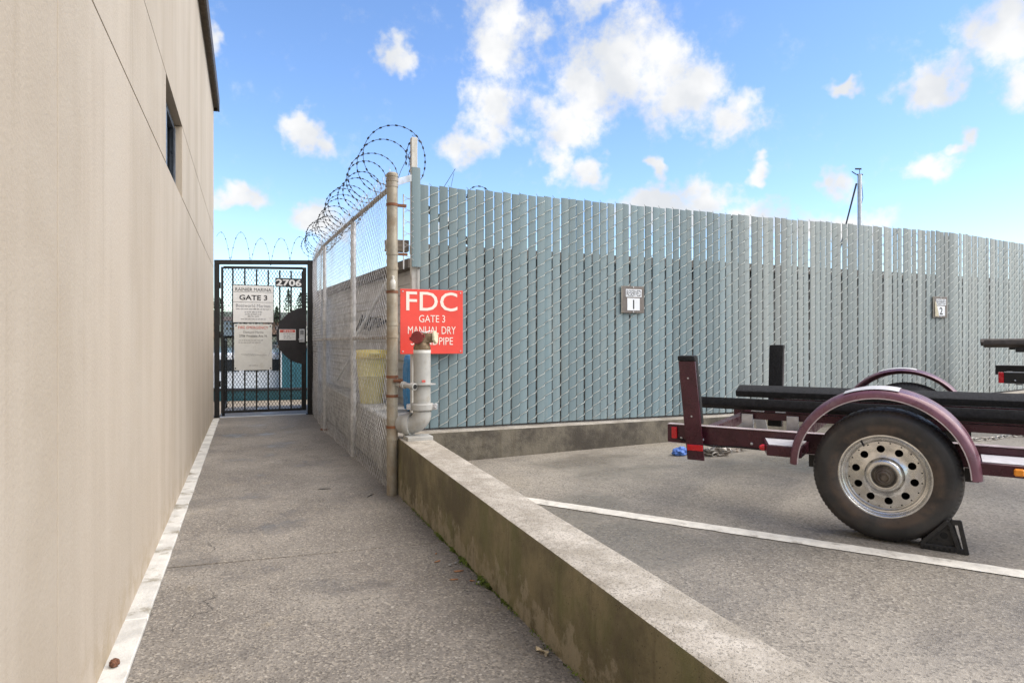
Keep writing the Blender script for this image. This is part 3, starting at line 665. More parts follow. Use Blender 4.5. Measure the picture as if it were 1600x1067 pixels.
mb = MB()
for r_ in range(4):
    for c_ in range(3): mb.box(.835+c_*.018, .848+c_*.018, GY-.080, GY-.0752, 1.415-r_*.018, 1.427-r_*.018)
build(mb, 'keypad', M['sign_black'], lk); build(MB().tube([(.86, GY-.0752, 1.28), (.86, GY-.12, 1.28), (.80, GY-.125, 1.275)], .009, 8), 'lever', M['galvplate'], lk)
for z in (.55, 1.35, 2.15): build(MB().tube([(-.404, GY-.03, z-.05), (-.404, GY-.03, z+.05)], .011, 10), 'hinge', M['black'], gt)
build(MB().box(-.412, .95, GY-.05, GY+.12, -.01, .006), 'threshold', M['concrete'], gt)
XD, UP = (1, 0, 0), (0, 0, 1)
def panel(name, label, cat, x0, x1, z0, z1, y, mat, t=.004, group=None, bevel=.0):
    o = solo(MB().box(x0, x1, y, y+t, z0, z1), name, mat, ((x0+x1)/2, y, z0), label, cat, group, bevel=bevel); return o
sy = GY-.024
s1 = panel('marina_sign', 'white marina sign reading gate 3 on the black gate', 'sign', -.21, .407, 1.556, 2.164, sy, M['sign_white'])
yt = sy-.002
def T(s, p, x, z, w, h, m='sign_black', y=yt, bold=.0, nm='lettering'): return text(s, M[m], p, (x, y, z), XD, UP, w, h, bold, nm)
def fine_print(p, x, z, w, h, m='grey_print', y=None, seed=1):     # print too small to read: words as short strokes
    r_ = random.Random(seed); y = yt if y is None else y; mb = MB(); cx_ = x-w/2
    while cx_ < x+w/2-.008:
        L_ = min(r_.uniform(.018, .06), x+w/2-cx_); k = 0
        while k < L_:
            mb.box(cx_+k, cx_+min(k+.0045, L_), y, y+.0015, z-h/2, z+h*(.15 if r_.random() < .7 else .5)); k += .0075
        cx_ += L_+.012
    o = build(mb, 'fine_print', M[m], p, smooth=0); o['kind'] = 'stuff'; return o
T('RAINIER MARINA', s1, .098, 2.098, .55, .052); T('GATE 3', s1, .098, 1.965, .43, .085, bold=.02)
T('Boatworld Marinas', s1, .098, 1.832, .53, .052, 'grey_print'); fine_print(s1, .098, 1.777, .53, .020, seed=2)
fine_print(s1, .098, 1.728, .27, .022, seed=3); fine_print(s1, .098, 1.692, .26, .022, seed=4); fine_print(s1, .098, 1.656, .17, .02, seed=5); fine_print(s1, .098, 1.612, .38, .018, seed=6)
build(MB().box(-.21, .407, yt, yt+.002, 2.055, 2.059).box(-.21, .407, yt, yt+.002, 1.888, 1.892), 'ruled_line', M['sign_black'], s1)
bd = MB().box(-.218, .415, sy-.001, sy+.003, 2.1645, 2.174).box(-.218, .415, sy-.001, sy+.003, 1.545, 1.5555).box(-.218, -.2105, sy-.001, sy+.003, 1.5555, 2.1645).box(.4075, .415, sy-.001, sy+.003, 1.5555, 2.1645)
build(bd, 'sign_border', M['sign_black'], s1)
s2 = panel('fire_notice', 'white fire emergency notice on the black gate', 'sign', -.194, .387, .768, 1.528, sy, M['paper'])
T('FIRE EMERGENCY', s2, .098, 1.47, .46, .045, 'red_print'); T('Diamond Marina', s2, .098, 1.395, .31, .04, 'grey_print'); T('2706 Westlake Ave. N.', s2, .098, 1.332, .43, .036, 'sign_black')
fine_print(s2, .06, 1.262, .37, .018, seed=7); fine_print(s2, .04, 1.225, .34, .016, seed=8)
mb = MB(); pts = [(-.09+.40*i/40, yt, 1.03-.02*(i/40)+.018*math.sin(i*1.9)*(1 if 8 < i < 26 else .15)) for i in range(41)]
mb.tube(pts, .0018, 3); mb.tube([(.33, yt, 1.0), (.37, yt, 1.10)], .0015, 3); build(mb, 'dock_sketch', M['grey_print'], s2)
fine_print(s2, .10, .845, .14, .014, seed=9)
mb = MB()
for x, z in ((-.165, 1.50), (.36, 1.495), (-.175, .80), (.365, .795)): mb.lathe([(0, .011), (.006, .009), (.008, 0)], (x, sy, z), (0, -1, 0), 8)
build(mb, 'screw', M['sign_black'], s2)
s3 = panel('number_plate', 'black plate with white street number 2706 on gate', 'sign', .438, .872, 2.155, 2.305, sy, M['sign_black'])
T('2706', s3, .653, 2.23, .405, .115, 'sign_white', bold=.03)
s4 = panel('warning_label', 'small white label with red heading on black half round plate', 'sign', .498, .763, 1.262, 1.445, GY-.034, M['sign_white'], .0035)
build(MB().box(.510, .752, GY-.0365, GY-.034, 1.393, 1.437), 'red_band', M['red_print'], s4); fine_print(s4, .645, 1.415, .16, .03, 'sign_white', GY-.038, 10)
fine_print(s4, .655, 1.365, .18, .018, 'grey_print', GY-.036, 11); fine_print(s4, .63, 1.33, .12, .018, 'sign_black', GY-.036, 12); fine_print(s4, .635, 1.297, .13, .018, 'grey_print', GY-.036, 13)
# ------------------------------------------------------------------ signs on the slat fence
sy = FY-.075; yt = sy-.002
fd = panel('standpipe_sign', 'square red sign with white letters FDC on the slat fence', 'sign', 1.20, 1.757, 1.133, 1.687, sy, M['sign_red'], .006, bevel=.002)
T('FDC', fd, 1.478, 1.585, .455, .165, 'pink_print', yt, .006); T('GATE 3', fd, 1.478, 1.436, .232, .062, 'pink_print', yt, .0)
T('MANUAL DRY', fd, 1.478, 1.337, .425, .066, 'pink_print', yt, .0); T('STANDPIPE', fd, 1.478, 1.243, .375, .066, 'pink_print', yt, .0)
mb = MB()
for x in (1.222, 1.735):
    for z in (1.665, 1.155): mb.lathe([(0, .007), (.004, .006), (.005, 0)], (x, sy, z), (0, -1, 0), 8)
build(mb, 'screw', M['galv'], fd)
def reserved(x0, z0, num, label, peel):
    x1, z1 = x0+.254, z0+.267; y = FY-.034; yt = y-.003
    o = panel('reserved_sign', label, 'sign', x0, x1, z0, z1, y, M['res_brown'], .012, 'reserved parking signs', bevel=.003)
    e = MB().box(x0-.007, x0-.0005, y+.002, y+.013, z0, z1); build(e, 'sign_edge', M['res_edge'], o)
    build(MB().box(x0+.038, x0+.222, yt, yt+.0025, z0+.160, z0+.236), 'panel_white', M['res_white'], o)
    build(MB().box(x0+.055, x0+.200, yt, yt+.0025, z0+.026, z0+.148), 'panel_white', M['res_white'], o)
    T('RESERVED', o, x0+.130, z0+.198, .168, .060, 'sign_black', yt-.001, .004); T(num, o, x0+.128, z0+.086, None if num != '1' else .014, .092, 'sign_black', yt-.001, .02)
    mb = MB()
    for z in (z0+.012, z0+.255): mb.lathe([(0, .009), (.005, .007), (.006, 0)], (x0+.125, y, z), (0, -1, 0), 8)
    build(mb, 'screw', M['galv'], o)
    if peel:
        mb = MB(); poly = [(x0+.012, z0+.02), (x0+.085, z0+.012), (x0+.075, z0+.06), (x0+.05, z0+.14), (x0+.02, z0+.205), (x0+.008, z0+.2)]
        k = len(poly); mb.add([(x, yt-.004, z) for x, z in poly]+[(x, yt+.001, z) for x, z in poly], [tuple(range(k)), tuple(range(k, 2*k))[::-1]]+[(i, k+i, k+(i+1) % k, (i+1) % k) for i in range(k)])
        build(mb, 'peeled_corner', M['peel'], o)
reserved(3.421, 1.522, '1', 'taupe reserved parking sign with a number 1', False)
reserved(7.998, 1.540, '2', 'taupe reserved parking sign with a number 2 and peeled edge', True)
# ------------------------------------------------------------------ fire standpipe
PX, PY = 1.300, 5.03
sp = thing('standpipe', 'grey painted fire standpipe with red and cream caps on kerb', 'pipe', (PX, PY, kz(5.0)))
zk = kz(5.0)
build(MB().box(PX-.135, PX+.072, PY-.075, PY+.085, zk-.004, zk+.03), 'base_plate', M['pipe'], sp, bevel=.004)
h = Vector((-.72, .69, 0)); zc = zk+.115; rb = .10
elb = [Vector((PX, PY, 1.165)), Vector((PX, PY, zc+rb*.9))]
for i in range(1, 9):
    a = math.pi/2*i/8; elb.append(Vector((PX, PY, zc+rb))+h*(rb*(1-math.cos(a)))-Vector((0, 0, rb*math.sin(a)))+Vector((0, 0, -.0)))
e_end = elb[-1]
build(MB().tube(elb[:2], .0685, 28), 'riser', M['pipe'], sp)
build(MB().tube([elb[1]+Vector((0, 0, .02))]+elb[2:], .075, 24), 'elbow', M['pipe'], sp)
far_ = [e_end-h*.02, e_end+h*.02, e_end+h*.03, e_end+h*.085, e_end+h*.12, e_end+h*.14]
build(MB().lathe([(-.01, .074), (-.01, .09), (.006, .094), (.03, .094), (.045, .09), (.047, .078), (.10, .076), (.115, .066), (.12, 0)], e_end, h, 26), 'feed_pipe', M['pipe'], sp)
cpl = build(MB().lathe([(-.028, .070), (-.028, .086), (-.02, .092), (.02, .092), (.028, .086), (.028, .070)], (PX, PY, zc+rb+.045), (0,0,1), 28), 'coupling', M['pipe'], sp)
for a in (.35, math.pi+.35):
    mb = MB()
    d = Vector((math.cos(a), math.sin(a)*-1, 0)); c = Vector((PX, PY, zc+rb+.045))+d*.102; t = Vector((-d.y, d.x, 0))
    mb.obox(c, d, t, (0,0,1), .02, .03, .022).tube([c-t*.05+d*.004, c+t*.05+d*.004], .008, 8)
    build(mb, 'coupling_bolt', M['galvplate'], cpl, bevel=.003)
build(MB().lathe([(0, .0687), (0, .1), (.006, .1), (.006, .0687)], (PX+.01, PY, .895), (0,0,1), 24), 'collar', M['pipe'], sp)
build(MB().tube([(1.115, 5.15, .895), (1.17, 5.06, .89), (1.215, 4.965, .885)], .020, 12).tube([(1.155, 5.085, .892), (1.168, 5.062, .89)], .03, 12).tube([(1.20, 4.99, .886), (1.222, 4.952, .884)], .028, 12), 'brace_pipe', M['pipe'], sp)
build(MB().tube([(1.217, 4.961, .8845), (1.224, 4.9475, .8838)], .018, 12), 'brace_end', M['hole'], sp)
build(MB().tube([(1.09, 5.118, .925), (1.155, 5.085, .925)], .014, 8).tube([(1.14, 5.09, .87), (1.145, 5.09, .94)], .012, 8), 'rusty_clamp', M['rust'], sp)
build(MB().obox((PX-.005, PY-.0690, .925), (1, 0, 0), (0, 1, 0), (0, 0, 1), .014, .002, .009), 'sticker', M['red_print'], sp)
build(MB().tube([(PX, PY, 1.148), (PX, PY, 1.172)], .0700, 28), 'paint_band', M['pipeband'], sp)
hd = MB().lathe([(0, .066), (.018, .070), (.04, .062), (.09, .05), (.12, .042), (.13, 0)], (PX, PY, 1.172), (0,0,1), 24)
dL, dR = Vector((-.62, -.78, .10)).normalized(), Vector((.86, -.50, .10)).normalized(); c0 = Vector((PX, PY, 1.262))
hd.tube([c0, c0+dL*.085], [.045, .037], 18).tube([c0, c0+dR*.10], [.045, .037], 18)
hd.box(PX-.02, PX+.05, PY-.06, PY-.02, 1.235, 1.30)
head = build(hd, 'siamese_head', M['brass'], sp, bevel=.0)
for d, L_, mt in ((dL, .083, 'capred'), (dR, .098, 'capcream')):
    c = c0+d*L_; cp = build(MB().lathe([(0, .049), (.004, .052), (.018, .052), (.022, .048), (.0225, 0)], c, d, 24), 'cap', M[mt], head)
    u = d.cross(Vector((0, 0, 1))).normalized()
    build(MB().obox(c+d*.012+u*.055-Vector((0, 0, .01)), u, d, (0, 0, 1), .008, .008, .012).obox(c+d*.012-u*.055+Vector((0, 0, .01)), u, d, (0, 0, 1), .008, .008, .012), 'cap_lug', M[mt], cp)
build(MB().tube([c0+Vector((-.03, -.06, .055)), c0+Vector((.0, -.075, .048)), c0+Vector((.05, -.06, .06))], .006, 6), 'cap_chain', M['galv'], head)
# ------------------------------------------------------------------ boat trailers
ANG = R(-33); O1 = Vector((3.018, 2.300, 0))
def trailer_frame(o):
    n_ = Vector((-.018, -.005, 1)).normalized(); a = Vector((math.sin(ANG), math.cos(ANG), 0)); a.z = .018*a.x+.005*a.y; a.normalize()
    b = n_.cross(a)            # towards the camera side
    m = Matrix((a, b, n_)).transposed().to_4x4(); m.translation = Vector((o.x, o.y, lotz(o.x, o.y))); return m
class TB(MB):                  # same helpers, b measured away from the near side: y = -b
    def B(s, a0, a1, b0, b1, n0, n1): return s.box(a0, a1, -b1, -b0, n0, n1)
def make_wheel(root, b_out, out_dir, rt):
    """b_out: outer face; out_dir -1 = faces the near side"""
    yo = -b_out; s = 1 if out_dir < 0 else -1          # local +y points to the camera
    c = Vector((0, yo, rt)); ax = Vector((0, s, 0)); k = rt/.34
    # rim dish with ten hand holes
    mb = MB()
    def zr(r): return -.046+(.018*max(0, 1-(r-.088)/.022))+.004*math.cos((r-.13)/.042*1.57)
    NS, HN = 10, 16; hr, hc = .019, .1335; r0, r1 = .088, .172
    P3 = lambda r, th: c+Vector((r*k*math.cos(th), s*zr(r)*k, r*k*math.sin(th)))
    for q in range(NS):
        tc_ = 2*math.pi*(q+.3)/NS; half = math.pi/NS; inner = []; outer = []; mid = []
        for i in range(HN):
            f = 2*math.pi*i/HN; cx_, sy_ = math.cos(f), math.sin(f)
            inner.append((hc+hr*cx_, hr*sy_/hc)); m_ = max(abs(cx_), abs(sy_)); ex, ey = cx_/m_, sy_/m_
            outer.append(((r1+r0)/2+(r1-r0)/2*ex, half*ey))
            mid.append(((inner[-1][0]*.55+outer[-1][0]*.45), inner[-1][1]*.55+outer[-1][1]*.45))
        vs = [P3(r, tc_+t) for r, t in inner]+[P3(r, tc_+t) for r, t in mid]+[P3(r, tc_+t) for r, t in outer]
        vs += [P3(r, tc_+t)-ax*.014 for r, t in inner]
        fs = []
        for i in range(HN):
            j = (i+1) % HN; fs += [(i, j, HN+j, HN+i), (HN+i, HN+j, 2*HN+j, 2*HN+i), (3*HN+i, 3*HN+j, j, i)]
        mb.add(vs, fs)
    mb.lathe([(-.046*k, .1715*k), (-.040*k, .173*k), (-.036*k, .179*k), (-.030*k, .182*k), (-.028*k, .188*k), (-.014*k, .190*k), (-.010*k, .197*k), (-.002*k, .200*k), (.003*k, .206*k), (.002*k, .212*k), (-.006*k, .214*k), (-.03*k, .206*k), (-.08*k, .19*k)], c, ax, 64)
    mb.f.pop(); mb.f.pop()
    wheel = build(mb, 'wheel', M['chrome'], root, local=True, smooth=40)
    bk = MB().lathe([(-.10, .02), (-.10, .185*k)], c, ax, 32)
    build(bk, 'brake_drum', M['hole'], wheel, local=True)
    dots = MB()
    for q in range(20):
        th = 2*math.pi*(q+.5)/20; p_ = c+Vector((.1655*k*math.cos(th), s*(-.0455)*k, .1655*k*math.sin(th))); dots.lathe([(0, .0038), (.002, .0035), (.0025, 0)], p_, ax, 8)
    build(dots, 'rim_studs', M['hole'], wheel, local=True)
    hub = MB().lathe([(-.030, .092*k), (-.012, .086*k), (-.002, .076*k), (.002, .066*k), (-.001, .056*k), (-.012, .050*k), (-.014, .044*k)], c, ax, 40)
    build(hub, 'hub_ring', M['chrome'], wheel, local=True, smooth=60)
    build(MB().lathe([(-.016, .046*k), (.010, .040*k), (.020, .036*k), (.020, .030*k), (.034, .029*k), (.036, .024*k), (.030, .020*k), (.030, .013*k), (.036, .012*k), (.036, 0)], c, ax, 32), 'hub', M['hubdark'], wheel, local=True)
    build(MB().tube([c+Vector((.10*k, s*-.012, .165*k)), c+Vector((.088*k, s*.012, .152*k))], .005, 8), 'valve', M['hole'], wheel, local=True)
    # tyre: rounded shoulders, circumferential grooves, notched shoulder blocks
    w = .205; R_ = rt
    half = [(-.004, .205*k), (.002, .212*k), (.010, .232*k), (.013, .255*k), (.012, .262*k), (.013, .270*k), (.011, .290*k), (.006, .306*k), (.004, .309*k), (-.004, .320*k), (-.014, R_-.010), (-.022, R_-.0045), (-.034, R_-.002), (-.052, R_), (-.056, R_), (-.057, R_-.008), (-.063, R_-.008), (-.064, R_), (-.090, R_), (-.091, R_-.008), (-.097, R_-.008), (-.098, R_)]
    other = [(-w-h_, r_) for h_, r_ in half[::-1]]
    prof = half+other; nh = len(half)
    def mod(i, kk):
        j = i if i < nh else len(prof)-1-i
        if 9 <= j <= 12: return -.004 if kk % 2 == 0 else 0.0
        if j > 12: return -.002 if (kk+j) % 4 == 0 else 0
        return 0
    build(MB().lathe(prof, c, ax, 180, closed=True, mod=mod), 'tyre', M['tyre'], wheel, local=True, smooth=24)
    return wheel
def make_fender(root, b0, b1, lift, rt, near):
    """arched guard from b0 (outer) to b1 (inner)"""
    cz, cr = rt+.012+lift*0, rt+.090
    sgn = 1 if b1 > b0 else -1; wdt = abs(b1-b0)
    cs = [(0, -.040), (.004, -.020), (.016, -.006), (.036, .002), (wdt*.5, .006), (wdt-.02, .002), (wdt, -.006), (wdt, -.011), (wdt-.02, -.003), (wdt*.5, .001), (.037, -.004), (.020, -.011), (.009, -.023), (.005, -.040)]
    n = 44; m = len(cs); vs = []; fs = []
    for i in range(n+1):
        ph = R(1)+(R(178))*i/n
        for (bb, dr) in cs:
            r = cr+dr; vs.append((.022+r*math.cos(ph), -(b0+sgn*bb), cz+r*math.sin(ph)))
    for i in range(n):
        for q in range(m): fs.append((i*m+q, i*m+(q+1) % m, (i+1)*m+(q+1) % m, (i+1)*m+q))
    fs += [tuple(range(m)), tuple(range(n*m, (n+1)*m))]
    fd_ = build(MB().add(vs, fs), 'fender', M['plum'], root, local=True, smooth=40)
    tr = MB(); pts = [(.022+(cr-.043)*math.cos(R(2)+R(176)*i/n), -(b0+sgn*.003), cz+(cr-.043)*math.sin(R(2)+R(176)*i/n)) for i in range(n+1)]
    build(tr.tube(pts, .0035, 6), 'edge_trim', M['trim'], fd_, local=True)
    gp = MB(); vs = []
    for i in range(13):
        ph = R(68)+R(34)*i/12
        for bb, dr in ((.022, .0012), (wdt*.5, .0085), (wdt-.03, .005)): vs.append((.022+(cr+dr+.002)*math.cos(ph), -(b0+sgn*bb), cz+(cr+dr+.002)*math.sin(ph)))
    gp.add(vs, [(3*i+q, 3*i+q+1, 3*i+q+4, 3*i+q+3) for i in range(12) for q in range(2)])
    build(gp, 'grip_strip', M['grip'], fd_, local=True)
    return fd_
def make_trailer(name, label, o, lift, rt, mats, guides, bunk_n, rear_bunk):
    mw = trailer_frame(o); root = thing(name, label, 'trailer', mat=mw, group='boat trailers in the parking stalls')
    fm = M[mats[0]]; n0, n1 = .376+lift, .490+lift
    for b0, b1 in ((.27, .33), (1.82, 1.88)):
        bm_ = build(TB().B(-2.4, 1.254, b0, b1, n0, n1), 'side_beam', fm, root, local=True, bevel=.004)
        fl = TB().B(-2.395, 1.25, b0-.004, b0+.045, n1+.0005, n1+.0045).B(-2.395, 1.25, b0-.004, b0+.045, n0-.0045, n0-.0005); build(fl, 'flange', M[mats[1]], bm_, local=True)
    for b_, s_ in ((.30, 1), (1.85, -1)):
        build(TB().bar((-2.38, -b_, (n0+n1)/2), (-4.7, -(1.075-s_*.04), (n0+n1)/2), .06, .11), 'tongue_beam', fm, root, local=True, bevel=.004)
    build(TB().lathe([(0, .03), (.02, .045), (.10, .045), (.14, .03), (.16, 0)], (-4.72, -1.075, (n0+n1)/2), (-1, 0, 0), 16), 'coupler', M['galvplate'], root, local=True)
    for a_ in (1.12, .55, -.75, -2.2): build(TB().B(a_-.03, a_+.03, .332, 1.818, n0-.02, n0+.05), 'cross_beam', fm, root, local=True, bevel=.003)
    build(TB().tube([(0, -.05, rt), (0, -2.06, rt)], .032, 14), 'axle', M['black'], root, local=True)
    for b_ in (.30, 1.85):
        build(TB().B(-.36, .36, b_-.022, b_+.022, n0-.052, n0-.036).B(-.40, -.34, b_-.03, b_+.03, n0-.075, n0-.004).B(.34, .40, b_-.03, b_+.03, n0-.075, n0-.004).B(-.04, .04, b_-.03, b_+.03, rt+.02 if rt+.02 < n0-.06 else n0-.075, n0-.03), 'leaf_spring', M['black'], root, local=True)
    # bunks: carpeted boards tipped towards the keel
    for b_, tip in ((.50, 1), (1.45, -1)):
        ay = Vector((0, -math.cos(R(17)), -tip*math.sin(R(17)))); azv = Vector((1, 0, 0)).cross(ay)
        c_ = Vector(((rear_bunk-3.0)/2, -b_, bunk_n-.035)); L_ = (rear_bunk+3.0)/2
        bk = build(TB().obox(c_, (1, 0, 0), ay, azv, L_, .07, .027), 'bunk', M[mats[2]], root, local=True, bevel=.014, seg=2)
        build(TB().B(-2.9, rear_bunk-.28, b_-.022, b_+.022, bunk_n-.125, bunk_n-.082), 'bunk_channel', fm, bk, local=True)
        for a_ in ((rear_bunk-.33, .52, -.75, -2.2) if guides else (.52, -.75, -2.2)):
            build(TB().B(a_-.02, a_+.02, b_-.035, b_+.035, n0+.052, bunk_n-.126).B(a_-.035, a_+.035, b_-.055, b_-.047, n0+.052, bunk_n-.09), 'bunk_bracket', M['galvplate'], bk, local=True, bevel=.002)
    make_wheel(root, 0.0, -1, rt); make_wheel(root, 2.10, 1, rt)
    make_fender(root, -.02, .235, lift, rt, True); make_fender(root, 2.15, 1.90, lift, rt, False)
    # steps fore and aft of each wheel
    for side in (0, 1):
        for s_ in (1, -1):
            bo = lambda b_: -(b_ if side == 0 else 2.15-b_)
            pl = [(s_*.655, bo(.268)), (s_*.575, bo(.02)), (s_*.395, bo(.02)), (s_*.395, bo(.268))]
            if (s_ > 0) == (side == 0): pl = pl[::-1]
            zt = .447+lift
            st = build(TB().prism(pl, zt-.058, zt), 'step', fm, root, local=True, bevel=.003)
            cxy = Vector((sum(p[0] for p in pl)/4, sum(p[1] for p in pl)/4)); ins = [tuple(cxy+(Vector(p)-cxy)*.88) for p in pl]
            build(TB().prism(ins, zt+.0005, zt+.004), 'step_pad', M['grip'], st, local=True)
            if side == 0:
                if s_ > 0:
                    build(TB().lathe([(0, .019), (.012, .018), (.026, .011), (.03, 0)], (.610, -.115, zt-.03), (.93, .30, 0), 14), 'marker_light', M['redlens'], root, local=True)
                else:
                    mb = TB().B(-.565, -.525, -.004, .018, zt-.046, zt-.012); build(mb, 'marker_light', M['amber'], root, local=True, bevel=.006)
    if guides: build(TB().B(1.185, 1.222, .256, .2655, n0+.026, n1-.014), 'marker_light', M['redlens'], root, local=True, bevel=.003)
    if not guides: build(TB().B(1.2545, 1.30, .268, .335, n0, n1), 'end_light', M['redlens'], root, local=True, bevel=.004)
    mb = TB()
    for a_ in (1.02, 1.16, .72, .34, -.30, -.72): mb.lathe([(0, .009), (.005, .009), (.007, .006), (.0075, 0)], (a_, -.2695, n0+.03), (0, 1, 0), 6)
    build(mb, 'bolt_heads', M['galvplate'], root, local=True)
    build(TB().tube([(1.19, -.262, n0+.03), (1.12, -.262, n0+.012), (.95, -.263, n0-.006), (.80, -.262, n0+.004), (.64, -.258, n0+.0)], .005, 6), 'light_wire', M['hole'], root, local=True)
    if guides:
        for b0, b1, ac, lean, h1 in ((.20, .262, 1.045, .055, .935), (1.888, 1.95, .94, -.02, .965)):
            near = b0 < 1; oc = b0 if near else b1; s_ = 1 if near else -1
            def sheet(bA, bB, hw, nA, nB, nm, mt, bev):
                lo = [(ac-hw, -bB, nA), (ac+hw, -bB, nA), (ac+hw, -bA, nA), (ac-hw, -bA, nA)]; t_ = lambda n_: lean*(n_-.29)/.66
                q0 = [Vector((x+t_(nA), y, nA)) for x, y, z in lo]; q1 = [Vector((x+t_(nB), y, nB)) for x, y, z in lo]
                return build(TB().hull8(q0, q1), nm, M[mt], root, local=True, bevel=bev, seg=2)
            g1 = sheet(min(oc, oc+s_*.016), max(oc, oc+s_*.016), .054, .285, h1-.028, 'guide_post', mats[0], .004)
            sheet(min(oc+s_*.018, oc+s_*.066), max(oc+s_*.018, oc+s_*.066), .056, (.29 if not near else .51), h1+.008, 'guide_carpet', 'carpet', .012)
            sheet(min(oc-s_*.004, oc+s_*.017), max(oc-s_*.004, oc+s_*.017), .056, h1-.027, h1+.006, 'guide_cap', 'carpet', .008)
            if near:
                build(TB().B(ac-.048, ac+.052, oc-.006, oc-.0005, .345, .382), 'reflector', M['redlens'], root, local=True, bevel=.002)
                mb = TB()
                for n_ in (.56, .80): mb.lathe([(0, .006), (.004, .005), (.005, 0)], (ac+lean*(n_-.29)/.66, -oc+.0, n_), (0, 1, 0), 8)
                build(mb, 'bolt', M['galvplate'], g1, local=True)
    return root
t1 = make_trailer('boat_trailer', 'maroon boat trailer with black carpeted bunks and rear guide posts', O1, 0.0, .34, ('maroon', 'trim', 'carpet'), True, .655, 1.12)
MW = trailer_frame(O1)
for (a_, b_, n_, ang, L_) in ((.80, .93, .35, 12, .20), (1.02, 1.10, .33, -38, .30)):     # loose galvanised braces of the rear frame
    p_ = Vector((a_, -b_, n_)); d = Vector((math.sin(R(ang)), 0, math.cos(R(ang))))
    build(TB().obox(p_+d*L_/2, Vector((math.cos(R(ang)), 0, -math.sin(R(ang)))), (0, 1, 0), d, .034, .004, L_/2).obox(p_+d*L_/2+Vector((.034*math.cos(R(ang)), -.014, -.034*math.sin(R(ang)))), (1, 0, 0), (0, 1, 0), d, .004, .016, L_/2), 'rear_brace', M['galvplate'], t1, local=True)
O2 = Vector((7.47, 4.30, 0))-Vector((math.sin(ANG)*1.25, math.cos(ANG)*1.25, 0))-Vector((.838*.27, .545*.27, 0))
t2 = make_trailer('boat_trailer', 'taller grey boat trailer with brown bunks by the reserved 2 stall', O2, .12, .37, ('black', 'galvplate', 'oldboard'), False, .945, 1.42)
# wheel chock
mw = MW @ Matrix.Translation((-.155, .004, .003)); ck = thing('wheel_chock', 'black rubber wheel chock wedged against the trailer tyre', 'wheel chock', mat=mw)
def tri(mb, y0, y1, pts):
    k = len(pts); mb.add([(x, y0, z) for x, z in pts]+[(x, y1, z) for x, z in pts], [tuple(range(k)), tuple(range(k, 2*k))[::-1]]+[(i, k+i, k+(i+1) % k, (i+1) % k) for i in range(k)]); return mb
TR = [(0, 0), (0, .018), (-.108, .150), (-.125, .150), (-.158, 0)]
body = build(tri(MB(), -.115, -.006, [(-.02, .004), (-.012, .022), (-.104, .138), (-.118, .138), (-.148, .004)]), 'chock_body', M['rubber'], ck, local=True, bevel=.003)
fr_ = MB()
for y0, y1 in ((-.004, .006), (-.127, -.117)):
    fr_.bar((0, (y0+y1)/2, .014), (-.160, (y0+y1)/2, .014), .010, .026).bar((-.004, (y0+y1)/2, .022), (-.116, (y0+y1)/2, .150), .0098, .020).bar((-.118, (y0+y1)/2, .150), (-.158, (y0+y1)/2, .012), .0096, .018)
build(fr_, 'side_rib', M['rubber'], ck, local=True, bevel=.002)
hd_ = MB().bar((-.128, .0, .146), (-.168, .0, .150), .014, .024).bar((-.160, .0, .158), (-.190, .0, .0), .016, .020).bar((-.150, 0, .011), (-.196, 0, .011), .0145, .024).bar((-.126, -.01, .14), (-.160, -.01, .01), .012, .026)
build(hd_, 'handle', M['rubber'], ck, local=True, bevel=.002)
mb = MB()
for x, z, r_ in ((-.098, .075, .017), (-.115, .105, .006), (-.07, .05, .006), (-.135, .03, .006)): mb.lathe([(0, r_), (.0015, r_*.8), (.0016, 0)], (x, -.006, z), (0, 1, 0), 14)
for i in range(7): mb.lathe([(0, .006), (.001, .005), (.0011, 0)], (-.016-i*.021, .0062, .013), (0, 1, 0), 8)
build(mb, 'hole', M['hole'], ck, local=True)
# chains
def chain(pts, label, name='chain'):
    r0 = thing(name, label, 'chain', pts[0])
    lm = MB(); pl = [Vector((.024*math.cos(t)+(.011 if math.cos(t) > 0 else -.011), .017*math.sin(t), 0)) for t in [2*math.pi*i/12 for i in range(12)]]
    lm.tube(pl, .0066, 6, closed=True); me = mesh_of(lm, 'link', M['chain'], smooth=60)
    d = 0; step = .055; k = 0
    P = [Vector(p) for p in pts]
    for i in range(len(P)-1):
        L_ = (P[i+1]-P[i]).length; t_ = (P[i+1]-P[i]).normalized()
        while d < L_:
            o = bpy.data.objects.new('link', me); link(o, r0); q = t_.to_track_quat('X', 'Z') @ Matrix.Rotation(R(90 if k % 2 else 15)+random.uniform(-.3, .3), 3, 'X').to_quaternion()
            o.rotation_euler = q.to_euler(); o.location = P[i]+t_*d-Vector(pts[0]); d += step; k += 1
        d -= L_
def gl(x, y, dz=.010): return (x, y, lotz(x, y)+dz)
pile = []
for i in range(16): pile.append(gl(3.80+.11*math.cos(i*2.2)+.004*i, 4.52+.055*math.sin(i*1.9), .012+.0042*i))
pile += [gl(3.92, 4.55, .05), gl(4.02, 4.57, .02), gl(4.14, 4.57, .02), gl(4.30, 4.60, .09)]
chain(pile, 'heap of steel chain on the asphalt behind the trailer guide post')
ch2 = [gl(6.20+.125*i, 4.03-.012*i+.03*math.sin(i*1.3), .012) for i in range(14)]
chain(ch2, 'rusty chain laid out in a line on asphalt beyond the trailer')
